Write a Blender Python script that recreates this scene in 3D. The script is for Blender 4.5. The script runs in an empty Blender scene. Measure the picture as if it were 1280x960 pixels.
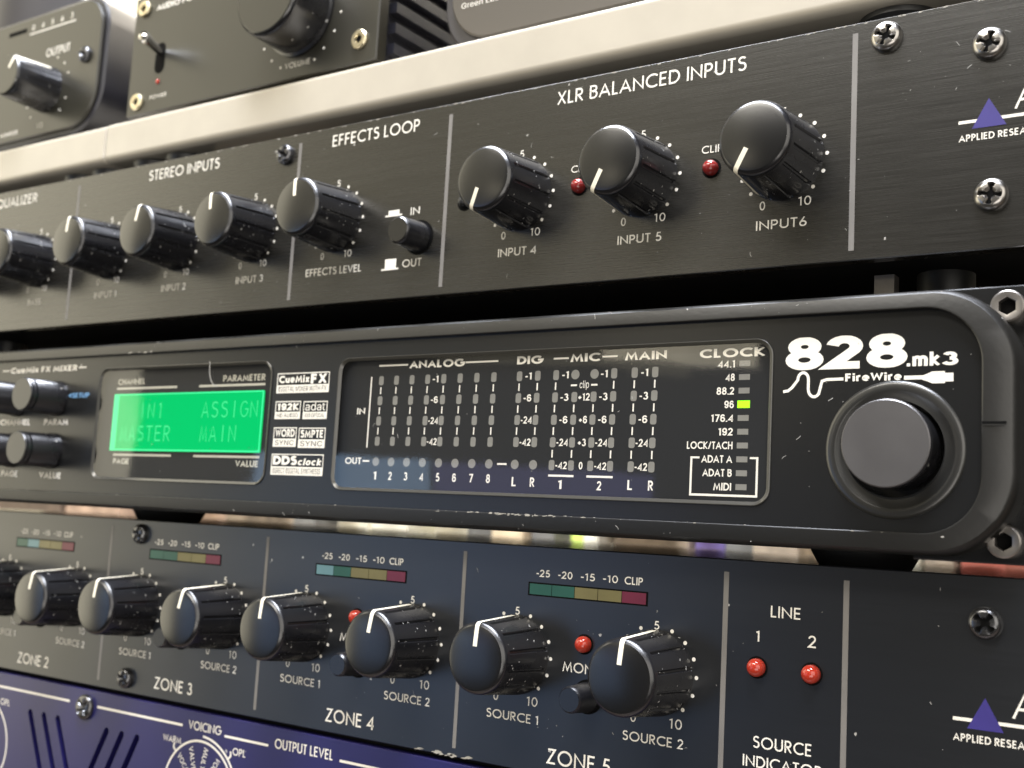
import bpy, bmesh, math, random
from mathutils import Matrix, Vector
S = 0.001                      # everything below is written in millimetres
sc = bpy.context.scene
COL = sc.collection
random.seed(7)

# ------------------------------------------------------------------ camera
cam_d = bpy.data.cameras.new('camera')
cam = bpy.data.objects.new('camera', cam_d)
COL.objects.link(cam)
Rw = Matrix(((0.82533748, 0.56187803, 0.05577743), (0.0227015, -0.13172484, 0.99102634), (0.5641832, -0.81666495, -0.12147292)))
cam.matrix_world = Matrix.Translation(Vector((66.752, -199.469, 11.255)) * S) @ Rw.transposed().to_4x4()
cam_d.sensor_width = 36.0
cam_d.lens = 41.045
cam_d.clip_start = 0.01
cam_d.clip_end = 50
cam_d.dof.use_dof = True
cam_d.dof.focus_distance = 0.215
cam_d.dof.aperture_fstop = 27.0
sc.camera = cam

# ------------------------------------------------------------------ world and lamps
w = bpy.data.worlds.new('World'); sc.world = w; w.use_nodes = True
bg = w.node_tree.nodes['Background']
bg.inputs[0].default_value = (0.90, 0.80, 0.66, 1)
bg.inputs[1].default_value = 0.06

def lamp(name, az, el, dist, wd, ht, rad, col, tgt=(-80, 0, 40), roll=0):
    """rectangular lamp seen from the rack at azimuth az (to the left) and elevation el"""
    a, e = math.radians(az), math.radians(el)
    d = Vector((-math.sin(a) * math.cos(e), -math.cos(a) * math.cos(e), math.sin(e)))
    p = Vector(tgt) * S + d * dist * S
    l = bpy.data.lights.new(name, 'AREA'); l.shape = 'RECTANGLE'
    l.size = wd * S; l.size_y = ht * S
    l.energy = rad * math.pi * l.size * l.size_y
    l.color = col
    o = bpy.data.objects.new(name, l); COL.objects.link(o)
    o.location = p; o.rotation_euler = (-d).to_track_quat('-Z', 'Y').to_euler()
    return o
lamp('wall_lamp', 69.5, 12, 1500, 800, 1500, 2.7, (1.0, 0.92, 0.70))
lamp('room_lamp', 40, 24, 1500, 860, 850, 0.62, (1.0, 0.90, 0.64))
lamp('blue_reflection_lamp', 37, -8.0, 1500, 640, 450, 0.9, (0.40, 0.60, 1.0))  # added source, stands in for blue clothing mirrored in the panels
lamp('blue_strip_lamp', 43.5, 0.9, 1500, 260, 75, 2.8, (0.45, 0.68, 1.0))  # added source for the blue strip mirrored in the meter window
lamp('violet_strip_lamp', 32, 0.9, 1500, 330, 70, 1.1, (0.42, 0.42, 1.0))  # added source, carries that strip on in violet
lamp('cream_patch_lamp', 24.5, 10.6, 1500, 230, 110, 3.6, (1.0, 0.90, 0.68))  # added source for the cream patch mirrored beside CLOCK
lamp('ceiling_lamp', 16, 44, 1400, 760, 320, 18.0, (1.0, 0.95, 0.86))
lamp('side_fill', -44, 14, 1500, 1300, 1200, 2.4, (1.0, 0.95, 0.86))  # added fill from the right, brightens the white printing
lamp('low_fill', -26, -20, 1400, 900, 500, 3.2, (1.0, 0.95, 0.88))  # added fill from below, lifts the captions under the knobs
lamp('overhead_lamp', 40, 82, 1000, 1200, 240, 60.0, (0.86, 0.90, 1.0))
sc.view_settings.view_transform = 'Standard'
sc.view_settings.look = 'None'
sc.view_settings.exposure = 0.0
sc.view_settings.gamma = 1.0
sc.cycles.max_bounces = 8
sc.cycles.transparent_max_bounces = 12

# ------------------------------------------------------------------ materials
def mat(name, col, rough=0.5, metal=0.0, ior=1.5, emit=None, emit_s=0.0, coat=0.0, streak=0, grain=0.0, dust=0.0,
        vary=0.0, bump=0.0, bscale=2500, dust_scale=420, smudge=0.0):
    m = bpy.data.materials.new(name); m.use_nodes = True
    nt = m.node_tree; N = nt.nodes; L = nt.links
    b = N['Principled BSDF']
    b.inputs['Base Color'].default_value = (*col, 1)
    b.inputs['Roughness'].default_value = rough
    b.inputs['Metallic'].default_value = metal
    b.inputs['IOR'].default_value = ior
    b.inputs['Coat Weight'].default_value = coat
    b.inputs['Coat Roughness'].default_value = 0.08
    if emit:
        b.inputs['Emission Color'].default_value = (*emit, 1)
        b.inputs['Emission Strength'].default_value = emit_s
    if not (streak or grain or dust or vary or bump or smudge):
        return m
    tc = N.new('ShaderNodeTexCoord')
    def noise(scale, sx=1, sy=1, sz=1, det=3):
        mp = N.new('ShaderNodeMapping'); mp.inputs['Scale'].default_value = (sx, sy, sz)
        n = N.new('ShaderNodeTexNoise'); n.inputs['Scale'].default_value = scale; n.inputs['Detail'].default_value = det
        L.new(tc.outputs['Object'], mp.inputs[0]); L.new(mp.outputs[0], n.inputs['Vector'])
        return n.outputs[0]
    def mr(src, a, b2, c, d):
        r = N.new('ShaderNodeMapRange'); r.inputs[1].default_value = a; r.inputs[2].default_value = b2
        r.inputs[3].default_value = c; r.inputs[4].default_value = d
        L.new(src, r.inputs[0]); return r.outputs[0]
    def mul(a, b2):
        r = N.new('ShaderNodeMath'); r.operation = 'MULTIPLY'; L.new(a, r.inputs[0])
        if isinstance(b2, float): r.inputs[1].default_value = b2
        else: L.new(b2, r.inputs[1])
        return r.outputs[0]
    colsock = None
    height = None
    if streak:
        st = noise(1.0, 90, 90, 7500, 4)
        st2 = noise(1.0, 14, 14, 1500, 3)
        f = mul(mr(st, 0.3, 0.7, 1 - streak, 1 + streak), mr(st2, 0.3, 0.7, 1 - streak * 0.6, 1 + streak * 0.6))
        mx = N.new('ShaderNodeVectorMath'); mx.operation = 'SCALE'
        mx.inputs[0].default_value = col; L.new(f, mx.inputs['Scale'])
        colsock = mx.outputs[0]
        rr = mul(mr(f, 0.0, 2.0, 0.6, 1.4), float(rough)); L.new(rr, b.inputs['Roughness'])
        height = st
    elif vary:
        n = noise(90, det=5)
        mx = N.new('ShaderNodeVectorMath'); mx.operation = 'SCALE'
        mx.inputs[0].default_value = col; L.new(mr(n, 0.3, 0.7, 1 - vary, 1 + vary), mx.inputs['Scale'])
        colsock = mx.outputs[0]
    if smudge:
        n = noise(55, det=6)
        L.new(mr(n, 0.35, 0.7, rough, rough + smudge), b.inputs['Roughness'])
    if grain:
        height = noise(bscale, det=2)
    if height is not None:
        bp = N.new('ShaderNodeBump'); bp.inputs['Strength'].default_value = grain if grain else bump
        bp.inputs['Distance'].default_value = 0.00005
        L.new(height, bp.inputs['Height']); L.new(bp.outputs[0], b.inputs['Normal'])
    if dust:
        # sparse specks of lint lying on the surface, warped so they are not round
        wn = N.new('ShaderNodeTexNoise'); wn.inputs['Scale'].default_value = 1300
        L.new(tc.outputs['Object'], wn.inputs['Vector'])
        ad = N.new('ShaderNodeVectorMath'); ad.operation = 'MULTIPLY_ADD'
        L.new(wn.outputs['Color'], ad.inputs[0]); ad.inputs[1].default_value = (0.0011,) * 3
        L.new(tc.outputs['Object'], ad.inputs[2])
        v = N.new('ShaderNodeTexVoronoi'); v.inputs['Scale'].default_value = dust_scale
        L.new(ad.outputs[0], v.inputs['Vector'])
        sep = N.new('ShaderNodeSeparateColor'); L.new(v.outputs['Color'], sep.inputs[0])
        size = mr(sep.outputs[0], 1 - dust, 1.0, 0.0, 0.11 if dust < 0.4 else 0.17)
        lt = N.new('ShaderNodeMath'); lt.operation = 'LESS_THAN'
        L.new(v.outputs['Distance'], lt.inputs[0]); L.new(size, lt.inputs[1])
        mc = N.new('ShaderNodeMix'); mc.data_type = 'RGBA'
        L.new(mul(lt.outputs[0], 0.6), mc.inputs['Factor'])
        if colsock: L.new(colsock, mc.inputs['A'])
        else: mc.inputs['A'].default_value = (*col, 1)
        mc.inputs['B'].default_value = (0.62, 0.6, 0.56, 1)
        colsock = mc.outputs['Result']
    if colsock: L.new(colsock, b.inputs['Base Color'])
    return m

M = {}
M['anodised'] = mat('brushed_black_aluminium', (0.0085, 0.0078, 0.0062), 0.27, 0.0, 1.8, streak=0.19, bump=0.20, dust=0.16, dust_scale=300)
M['zone'] = mat('satin_black_panel', (0.0075, 0.0085, 0.0105), 0.29, 0.0, 1.75, streak=0.08, bump=0.04, dust=0.10, dust_scale=300)
M['blue'] = mat('blue_enamel', (0.011, 0.009, 0.078), 0.36, 0, 1.6, grain=0.12, dust=0.08, dust_scale=300)
M['chassis'] = mat('black_steel', (0.008, 0.008, 0.008), 0.8, 0, 1.2, vary=0.3)
M['lid'] = mat('bare_steel_lid', (0.22, 0.21, 0.20), 0.14, 1.0, 1.5, vary=0.2)
M['bezel'] = mat('matt_black_moulding', (0.0075, 0.0078, 0.0082), 0.27, 0, 1.55, grain=0.10, bscale=1800, dust=0.10, dust_scale=260)
M['lip'] = mat('grained_black_lip', (0.010, 0.0095, 0.0085), 0.38, 0, 1.55, grain=0.5, bscale=900, dust=0.16, dust_scale=260)
M['ridge'] = mat('satin_grey_ridge', (0.018, 0.0175, 0.016), 0.30, 0, 1.7, grain=0.1)
M['knob'] = mat('glossy_black_plastic', (0.009, 0.009, 0.011), 0.17, 0, 1.7, dust=0.5, dust_scale=430, smudge=0.18)
M['cap'] = mat('satin_black_cap', (0.005, 0.005, 0.0053), 0.25, 0, 1.7, dust=0.12, dust_scale=380)
M['metalcap'] = mat('brushed_grey_cap', (0.15, 0.145, 0.147), 0.38, 0.75, 1.5, vary=0.12, grain=0.1)
M['white'] = mat('white_print', (0.76, 0.725, 0.65), 0.6)
M['dimprint'] = mat('dull_cream_print', (0.50, 0.48, 0.40), 0.6)
M['cream'] = mat('cream_pointer', (0.76, 0.71, 0.58), 0.45)
M['greyprint'] = mat('grey_print', (0.17, 0.16, 0.15), 0.55, vary=0.1)
M['purple'] = mat('purple_print', (0.034, 0.024, 0.18), 0.5, vary=0.15)
M['led_off'] = mat('unlit_led', (0.20, 0.195, 0.175), 0.45, vary=0.15)
M['led_on'] = mat('lit_green_led', (0.2, 0.6, 0.02), 0.3, emit=(0.27, 1.0, 0.0), emit_s=1.9)
M['red'] = mat('red_led_lens', (0.42, 0.035, 0.018), 0.12, 0, 1.5, coat=0.5)
M['darkred'] = mat('dark_red_led_lens', (0.24, 0.022, 0.020), 0.12, 0, 1.5, coat=0.5)
M['seg_g'] = mat('green_window', (0.019, 0.085, 0.058), 0.3, vary=0.15)
M['seg_b'] = mat('pale_blue_window', (0.12, 0.24, 0.27), 0.3, vary=0.1)
M['seg_y'] = mat('yellow_window', (0.155, 0.135, 0.050), 0.3, vary=0.15)
M['seg_r'] = mat('red_window', (0.13, 0.016, 0.034), 0.3, vary=0.15)
M['lcd'] = mat('lit_lcd', (0.0, 0.05, 0.02), 0.8, ior=1.05, emit=(0.0, 0.72, 0.17), emit_s=0.90)
M['lcdedge'] = mat('lit_lcd_edge', (0.0, 0.1, 0.04), 0.4, emit=(0.01, 1.0, 0.34), emit_s=1.0)
M['lcdtext'] = mat('lit_lcd_characters', (0.0, 0.1, 0.04), 0.4, emit=(0.01, 0.86, 0.27), emit_s=0.95)
M['bluetext'] = mat('pale_blue_print', (0.15, 0.32, 0.55), 0.5)
M['nickel'] = mat('nickel_screw', (0.36, 0.345, 0.325), 0.28, 1.0, vary=0.25, dust=0.3, dust_scale=900)
M['blackscrew'] = mat('black_screw', (0.13, 0.13, 0.135), 0.25, 0.9)
M['recess'] = mat('dark_recess', (0.004, 0.004, 0.004), 0.7, ior=1.15)
M['beige'] = mat('cream_laminate', (0.44, 0.40, 0.33), 0.25, 0, 1.5, vary=0.04)
M['ampfront'] = mat('bronze_black_front', (0.020, 0.0185, 0.013), 0.34, 0, 1.6, grain=0.08)
M['ampbody'] = mat('dark_blue_black_body', (0.012, 0.012, 0.017), 0.35, 0, 1.6, vary=0.2)
M['shell'] = mat('grey_plastic_shell', (0.035, 0.032, 0.034), 0.42)
M['browncover'] = mat('brown_grey_front', (0.072, 0.062, 0.049), 0.5)
M['brass'] = mat('pale_gold_screw', (0.62, 0.55, 0.38), 0.3, 0.9)
M['rubber'] = mat('black_rubber', (0.014, 0.014, 0.014), 0.42, vary=0.3)
M['wallp'] = mat('cream_wall_paint', (0.72, 0.66, 0.50), 0.8, vary=0.05)
M['card'] = mat('brown_cardboard', (0.34, 0.24, 0.17), 0.8, vary=0.3)
M['cardpale'] = mat('pale_cardboard', (0.62, 0.50, 0.33), 0.8, vary=0.25)
M['pale'] = mat('pale_card', (0.62, 0.60, 0.48), 0.7, vary=0.2)
M['redcard'] = mat('red_card', (0.40, 0.10, 0.07), 0.7)
M['greycard'] = mat('grey_card', (0.13, 0.13, 0.12), 0.7, vary=0.3)
M['violet'] = mat('violet_card', (0.16, 0.12, 0.33), 0.7)
M['lime'] = mat('lime_card', (0.35, 0.45, 0.08), 0.7)
M['chrome'] = mat('chrome', (0.75, 0.74, 0.72), 0.12, 1.0)
M['wood'] = mat('dark_wood', (0.10, 0.07, 0.05), 0.5, vary=0.3)

def pane_mat():
    m = bpy.data.materials.new('clear_plastic_pane'); m.use_nodes = True
    nt = m.node_tree; N = nt.nodes; L = nt.links; N.clear()
    o = N.new('ShaderNodeOutputMaterial'); mx = N.new('ShaderNodeMixShader')
    t = N.new('ShaderNodeBsdfTransparent'); t.inputs[0].default_value = (0.96, 0.96, 0.96, 1)
    g = N.new('ShaderNodeBsdfGlossy'); g.inputs['Roughness'].default_value = 0.035
    f = N.new('ShaderNodeFresnel'); f.inputs[0].default_value = 1.62
    tc = N.new('ShaderNodeTexCoord'); n = N.new('ShaderNodeTexNoise'); n.inputs['Scale'].default_value = 22
    L.new(tc.outputs['Object'], n.inputs['Vector'])
    bp = N.new('ShaderNodeBump'); bp.inputs['Strength'].default_value = 0.12; bp.inputs['Distance'].default_value = 0.002
    L.new(n.outputs[0], bp.inputs['Height']); L.new(bp.outputs[0], g.inputs['Normal'])
    gm = N.new('ShaderNodeNewGeometry'); inv = N.new('ShaderNodeMath'); inv.operation = 'SUBTRACT'; inv.inputs[0].default_value = 1.0
    L.new(gm.outputs['Backfacing'], inv.inputs[1]); ml = N.new('ShaderNodeMath'); ml.operation = 'MULTIPLY'
    L.new(f.outputs[0], ml.inputs[0]); L.new(inv.outputs[0], ml.inputs[1]); L.new(ml.outputs[0], mx.inputs[0]); L.new(t.outputs[0], mx.inputs[1]); L.new(g.outputs[0], mx.inputs[2]); L.new(mx.outputs[0], o.inputs[0])
    return m
M['pane'] = pane_mat()

# ------------------------------------------------------------------ mesh builders (all in mm, front faces towards -y)
class MB:
    def __init__(s): s.v = []; s.f = []
    def add(s, vs, fs):
        k = len(s.v); s.v += [tuple(v) for v in vs]; s.f += [tuple(i + k for i in f) for f in fs]; return s
    def box(s, x0, x1, y0, y1, z0, z1):
        v = [(x, y, z) for x in (x0, x1) for y in (y0, y1) for z in (z0, z1)]
        return s.add(v, [(0, 1, 3, 2), (4, 6, 7, 5), (0, 4, 5, 1), (2, 3, 7, 6), (0, 2, 6, 4), (1, 5, 7, 3)])
    def poly(s, pts, y):           # flat polygon facing -y
        return s.add([(x, y, z) for x, z in pts], [tuple(range(len(pts)))])
    def rect(s, x0, x1, z0, z1, y): return s.poly([(x0, z0), (x1, z0), (x1, z1), (x0, z1)], y)
    def disc(s, cx, cz, r, y, n=20): return s.poly([(cx + r * math.cos(2 * math.pi * k / n), cz + r * math.sin(2 * math.pi * k / n)) for k in range(n)], y)
    def prism(s, pts, y0, y1, bev=0.0):   # outline extruded from front y0 (towards viewer) to y1, optional front bevel inset
        n = len(pts)
        rings = []
        if bev:
            rings.append((inset(pts, bev), y0)); rings.append((pts, y0 + bev))
        else: rings.append((pts, y0))
        rings.append((pts, y1))
        vs = []; fs = []
        for P, y in rings: vs += [(x, y, z) for x, z in P]
        for r in range(len(rings) - 1):
            for i in range(n):
                j = (i + 1) % n
                fs.append((r * n + i, (r + 1) * n + i, (r + 1) * n + j, r * n + j))
        fs.append(tuple(range(n))); fs.append(tuple(reversed(range((len(rings) - 1) * n, len(rings) * n))))
        return s.add(vs, fs)
    def rings(s, loops, close=False):     # loops: list of vertex loops (same count), bridged
        n = len(loops[0]); vs = [v for l in loops for v in l]; fs = []
        for r in range(len(loops) - (0 if close else 1)):
            r2 = (r + 1) % len(loops)
            for i in range(n):
                j = (i + 1) % n
                fs.append((r * n + i, r * n + j, r2 * n + j, r2 * n + i))
        return s.add(vs, fs)
    def lathe(s, prof, n=48, cx=0, cz=0, fl=None, cap0=True, cap1=True):   # prof [(r, y)], axis along y
        loops = []
        for r, y in prof:
            L_ = []
            for k in range(n):
                t = 2 * math.pi * k / n
                rr = r * (fl(t, y) if fl else 1)
                L_.append((cx + rr * math.sin(t), y, cz + rr * math.cos(t)))
            loops.append(L_)
        k0 = len(s.v); s.rings(loops)
        if cap0: s.f.append(tuple(k0 + i for i in range(n)))
        if cap1: s.f.append(tuple(k0 + (len(prof) - 1) * n + i for i in reversed(range(n))))
        return s
    def vlathe(s, prof, n=40, cx=0, cy=0):      # prof [(r, z)], axis along z
        loops = [[(cx + r * math.cos(2 * math.pi * k / n), cy + r * math.sin(2 * math.pi * k / n), z) for k in range(n)] for r, z in prof]
        k0 = len(s.v); s.rings(loops)
        s.f.append(tuple(k0 + i for i in range(n))); s.f.append(tuple(k0 + (len(prof) - 1) * n + i for i in range(n)))
        return s
    def stroke(s, pts, wd, y, closed=False):
        P = [Vector(p) for p in pts]
        if closed: n = len(P)
        n = len(P); a = []; b = []
        for i in range(n):
            d1 = (P[i] - P[i - 1]).normalized() if (i > 0 or closed) else None
            d2 = (P[(i + 1) % n] - P[i]).normalized() if (i < n - 1 or closed) else None
            d1 = d1 or d2; d2 = d2 or d1
            n1 = Vector((-d1.y, d1.x)); n2 = Vector((-d2.y, d2.x)); mN = n1 + n2
            if mN.length < 1e-6: mN = n1
            mN.normalize(); k = min(1 / max(mN.dot(n1), 0.2), 2.6)
            a.append(P[i] + mN * wd / 2 * k); b.append(P[i] - mN * wd / 2 * k)
        vs = [(p.x, y, p.y) for p in a] + [(p.x, y, p.y) for p in b]
        fs = [(i, (i + 1) % n, n + (i + 1) % n, n + i) for i in range(n if closed else n - 1)]
        return s.add(vs, fs)
    def mesh(s, name, m, smooth=35, recalc=True):
        me = bpy.data.meshes.new(name)
        me.from_pydata([(x * S, y * S, z * S) for x, y, z in s.v], [], s.f)
        bm = bmesh.new(); bm.from_mesh(me)
        if recalc: bmesh.ops.recalc_face_normals(bm, faces=bm.faces)
        bm.to_mesh(me); bm.free()
        if smooth:
            for p in me.polygons: p.use_smooth = True
            me.set_sharp_from_angle(angle=math.radians(smooth))
        for mm in (m if isinstance(m, (list, tuple)) else [m]): me.materials.append(M[mm])
        return me

def inset(pts, d):
    n = len(pts); out = []
    area = sum(pts[i][0] * pts[(i + 1) % n][1] - pts[(i + 1) % n][0] * pts[i][1] for i in range(n))
    sg = 1 if area > 0 else -1
    for i in range(n):
        p0, p1, p2 = Vector(pts[i - 1]), Vector(pts[i]), Vector(pts[(i + 1) % n])
        d1 = (p1 - p0).normalized(); d2 = (p2 - p1).normalized()
        nn = Vector((-(d1.y + d2.y), d1.x + d2.x)).normalized() * sg
        k = max(nn.dot(Vector((-d1.y, d1.x)) * sg), 0.3)
        out.append(tuple(p1 + nn * d / k))
    return out
def rrect(x0, x1, z0, z1, r, n=8):
    if not isinstance(r, (list, tuple)): r = (r,) * 4    # bl, br, tr, tl
    P = []
    for (cx, cz, a0, rr) in ((x0 + r[0], z0 + r[0], 180, r[0]), (x1 - r[1], z0 + r[1], 270, r[1]), (x1 - r[2], z1 - r[2], 0, r[2]), (x0 + r[3], z1 - r[3], 90, r[3])):
        for k in range(n + 1):
            a = math.radians(a0 + 90 * k / n); P.append((cx + rr * math.cos(a), cz + rr * math.sin(a)))
    return P

# ------------------------------------------------------------------ objects
WP = {}
def thing(name, label, cat, base, group=None):
    o = bpy.data.objects.new(name, None); COL.objects.link(o)
    o.empty_display_size = 0.02
    o.location = Vector(base) * S; o['label'] = label; o['category'] = cat
    if group: o['group'] = group
    WP[o.name] = Vector(base); return o
def part(name, me, parent, loc=None, rot=0.0, label=None, kind=None):
    """me is written in world mm when loc is None, else relative to loc (world mm)"""
    o = bpy.data.objects.new(name, me); COL.objects.link(o)
    base = Vector((0, 0, 0)) if loc is None else Vector(loc)
    if parent is not None:
        o.parent = parent; o.location = (base - WP[parent.name]) * S
        if rot: o.rotation_euler = (0, math.radians(rot), 0)
    else:
        o.location = base * S
    WP[o.name] = base
    if label: o['label'] = label
    if kind: o['kind'] = kind
    return o
def sub(name, me, parent, loc=(0, 0, 0), rot=0.0, label=None):
    """a part whose mesh and loc are in the parent's own frame"""
    o = bpy.data.objects.new(name, me); COL.objects.link(o); o.parent = parent
    o.location = Vector(loc) * S
    if rot: o.rotation_euler = (0, math.radians(rot), 0)
    if label: o['label'] = label
    return o
def struct(name, me, loc=(0, 0, 0)):
    o = bpy.data.objects.new(name, me); COL.objects.link(o); o.location = Vector(loc) * S; o['kind'] = 'structure'; return o

# ------------------------------------------------------------------ lettering: a geometric stroke alphabet (cap height 1)
def arc(cx, cz, rx, rz, a0, a1, n=14):
    return [(cx + rx * math.cos(math.radians(a0 + (a1 - a0) * k / n)), cz + rz * math.sin(math.radians(a0 + (a1 - a0) * k / n))) for k in range(n + 1)]
h = 0.06
G = {
 'A': (.78, [[(0.02, 0), (.39, 1), (.76, 0)], [(.17, .33), (.61, .33)]]),
 'B': (.56, [[(h, h), (h, 1 - h), (.28, 1 - h)] + arc(.28, .755, .2, .19, 90, -90) + [(h, .55)], [(.28, .55)] + arc(.28, .305, .24, .245, 90, -90) + [(h, h)]]),
 'C': (.80, [arc(.50, .5, .44, .44, 48, 312, 22)]),
 'D': (.72, [[(h, h), (h, 1 - h), (.26, 1 - h)] + arc(.26, .5, .42, .44, 90, -90, 18) + [(h, h)]]),
 'E': (.50, [[(.47, 1 - h), (h, 1 - h), (h, h), (.47, h)], [(h, .52), (.43, .52)]]),
 'F': (.47, [[(.45, 1 - h), (h, 1 - h), (h, 0)], [(h, .50), (.41, .50)]]),
 'G': (.90, [arc(.50, .5, .44, .44, 45, 360, 24) + [(.56, .5)]]),
 'H': (.66, [[(h, 0), (h, 1)], [(.60, 0), (.60, 1)], [(h, .52), (.60, .52)]]),
 'I': (.12, [[(h, 0), (h, 1)]]),
 'K': (.62, [[(h, 0), (h, 1)], [(.58, 1), (.1, .5), (.60, 0)]]),
 'L': (.42, [[(h, 1), (h, h), (.41, h)]]),
 'M': (.94, [[(.05, 0), (.18, 1), (.47, .12), (.76, 1), (.89, 0)]]),
 'N': (.74, [[(h, 0), (h, .93), (.68, .07), (.68, 1)]]),
 'O': (.98, [arc(.49, .5, .43, .44, 0, 360, 28)]),
 'P': (.54, [[(h, 0), (h, 1 - h), (.26, 1 - h)] + arc(.26, .70, .22, .24, 90, -90) + [(h, .46)]]),
 'Q': (.98, [arc(.49, .5, .43, .44, 0, 360, 28), [(.58, .3), (.9, -.04)]]),
 'R': (.57, [[(h, 0), (h, 1 - h), (.26, 1 - h)] + arc(.26, .71, .22, .23, 90, -90) + [(h, .48)], [(.22, .48), (.53, 0)]]),
 'S': (.54, [arc(.28, .745, .20, .195, 30, 270, 14)[:-1] + arc(.27, .30, .22, .245, 90, -150, 14)]),
 'T': (.50, [[(.25, 0), (.25, 1 - h)], [(0, 1 - h), (.50, 1 - h)]]),
 'U': (.66, [[(h, 1), (h, .32)] + arc(.33, .32, .27, .26, 180, 360, 14) + [(.60, 1)]]),
 'V': (.72, [[(.04, 1), (.36, .04), (.68, 1)]]),
 'W': (1.06, [[(.04, 1), (.28, .06), (.53, .96), (.78, .06), (1.02, 1)]]),
 'X': (.64, [[(.05, 1), (.59, 0)], [(.59, 1), (.05, 0)]]),
 'Y': (.64, [[(.04, 1), (.32, .48), (.60, 1)], [(.32, .5), (.32, 0)]]),
 'Z': (.60, [[(.06, 1 - h), (.53, 1 - h), (.06, h), (.57, h)]]),
 '0': (.56, [arc(.28, .5, .22, .44, 0, 360, 24)]),
 '1': (.30, [[(.02, .82), (.2, .95), (.2, 0)]]),
 '2': (.56, [arc(.27, .70, .20, .24, 170, -35, 12) + [(.07, h), (.53, h)]]),
 '3': (.54, [arc(.25, .73, .17, .21, 160, -90, 12), arc(.25, .29, .22, .23, 90, -160, 12)]),
 '4': (.60, [[(.45, 0), (.45, .92), (.06, .28), (.58, .28)]]),
 '5': (.54, [[(.46, 1 - h), (.18, 1 - h), (.12, .56)] + arc(.26, .32, .22, .26, 105, -150, 14)]),
 '6': (.56, [arc(.28, .30, .22, .24, 0, 360, 20), [(.095, .42), (.38, 1)]]),
 '6b': (.56, [arc(.28, .32, .22, .26, 0, 360, 20), arc(.28, .58, .22, .36, 180, 30, 14)]),
 '-': (.30, [[(.0, .42), (.28, .42)]]),
 '&': (.6, [[(.5, 0), (.15, .75), (.3, .93), (.4, .75), (.08, .25), (.25, .06), (.55, .35)]]),
 ' ': (.34, []),
 '7': (.54, [[(.02, 1 - h), (.49, 1 - h), (.20, 0)]]),
 '8': (.56, [arc(.28, .735, .18, .205, 0, 360, 20), arc(.28, .285, .22, .225, 0, 360, 22)]),
 '9': (.56, [arc(.28, .68, .22, .26, 0, 360, 20), arc(.28, .42, .22, .36, 0, -150, 14)]),
 '.': (.12, [[(h, 0), (h, .13)]]),
 '/': (.40, [[(.03, 0), (.37, 1)]]),
 '+': (.50, [[(.03, .42), (.47, .42)], [(.25, .20), (.25, .64)]]),
 'i': (.12, [[(h, 0), (h, .72)], [(h, .83), (h, 1)]]),
 'l': (.12, [[(h, 0), (h, 1)]]),
 'r': (.34, [[(h, 0), (h, .72)], arc(.30, .42, .24, .26, 180, 85, 8)]),
 'e': (.56, [[(.07, .36)] + [(.49, .36)] + arc(.28, .36, .22, .30, 12, 318, 20)]),
 'u': (.50, [[(h, .72), (h, .28)] + arc(.25, .26, .19, .20, 180, 360, 10) + [(.44, .72)], [(.44, .4), (.44, 0)]]),
 'x': (.50, [[(.05, .72), (.45, 0)], [(.45, .72), (.05, 0)]]),
 'm': (.78, [[(h, 0), (h, .72)], arc(.225, .46, .165, .20, 170, 0, 8) + [(.39, 0)], arc(.555, .46, .165, .20, 180, 0, 8) + [(.72, 0)]]),
 'n': (.50, [[(h, 0), (h, .72)], arc(.25, .46, .19, .20, 170, 0, 8) + [(.44, 0)]]),
 'k': (.48, [[(h, 0), (h, 1)], [(.43, .72), (.12, .36), (.45, 0)]]),
 'a': (.50, [arc(.25, .52, .19, .14, 160, 0, 8) + [(.44, 0)], arc(.25, .22, .19, .16, 0, 360, 16)]),
 'd': (.54, [[(.48, 0), (.48, 1)], arc(.27, .36, .21, .30, 0, 360, 18)]),
 't': (.32, [[(.15, .95), (.15, h), (.31, h)], [(0, .68), (.31, .68)]]),
 'o': (.54, [arc(.27, .36, .21, .30, 0, 360, 18)]),
 'c': (.52, [arc(.28, .36, .22, .30, 45, 315, 16)]),
 'p': (.54, [[(h, -.25), (h, .72)], arc(.27, .36, .21, .30, 0, 360, 18)]),
}
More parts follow.
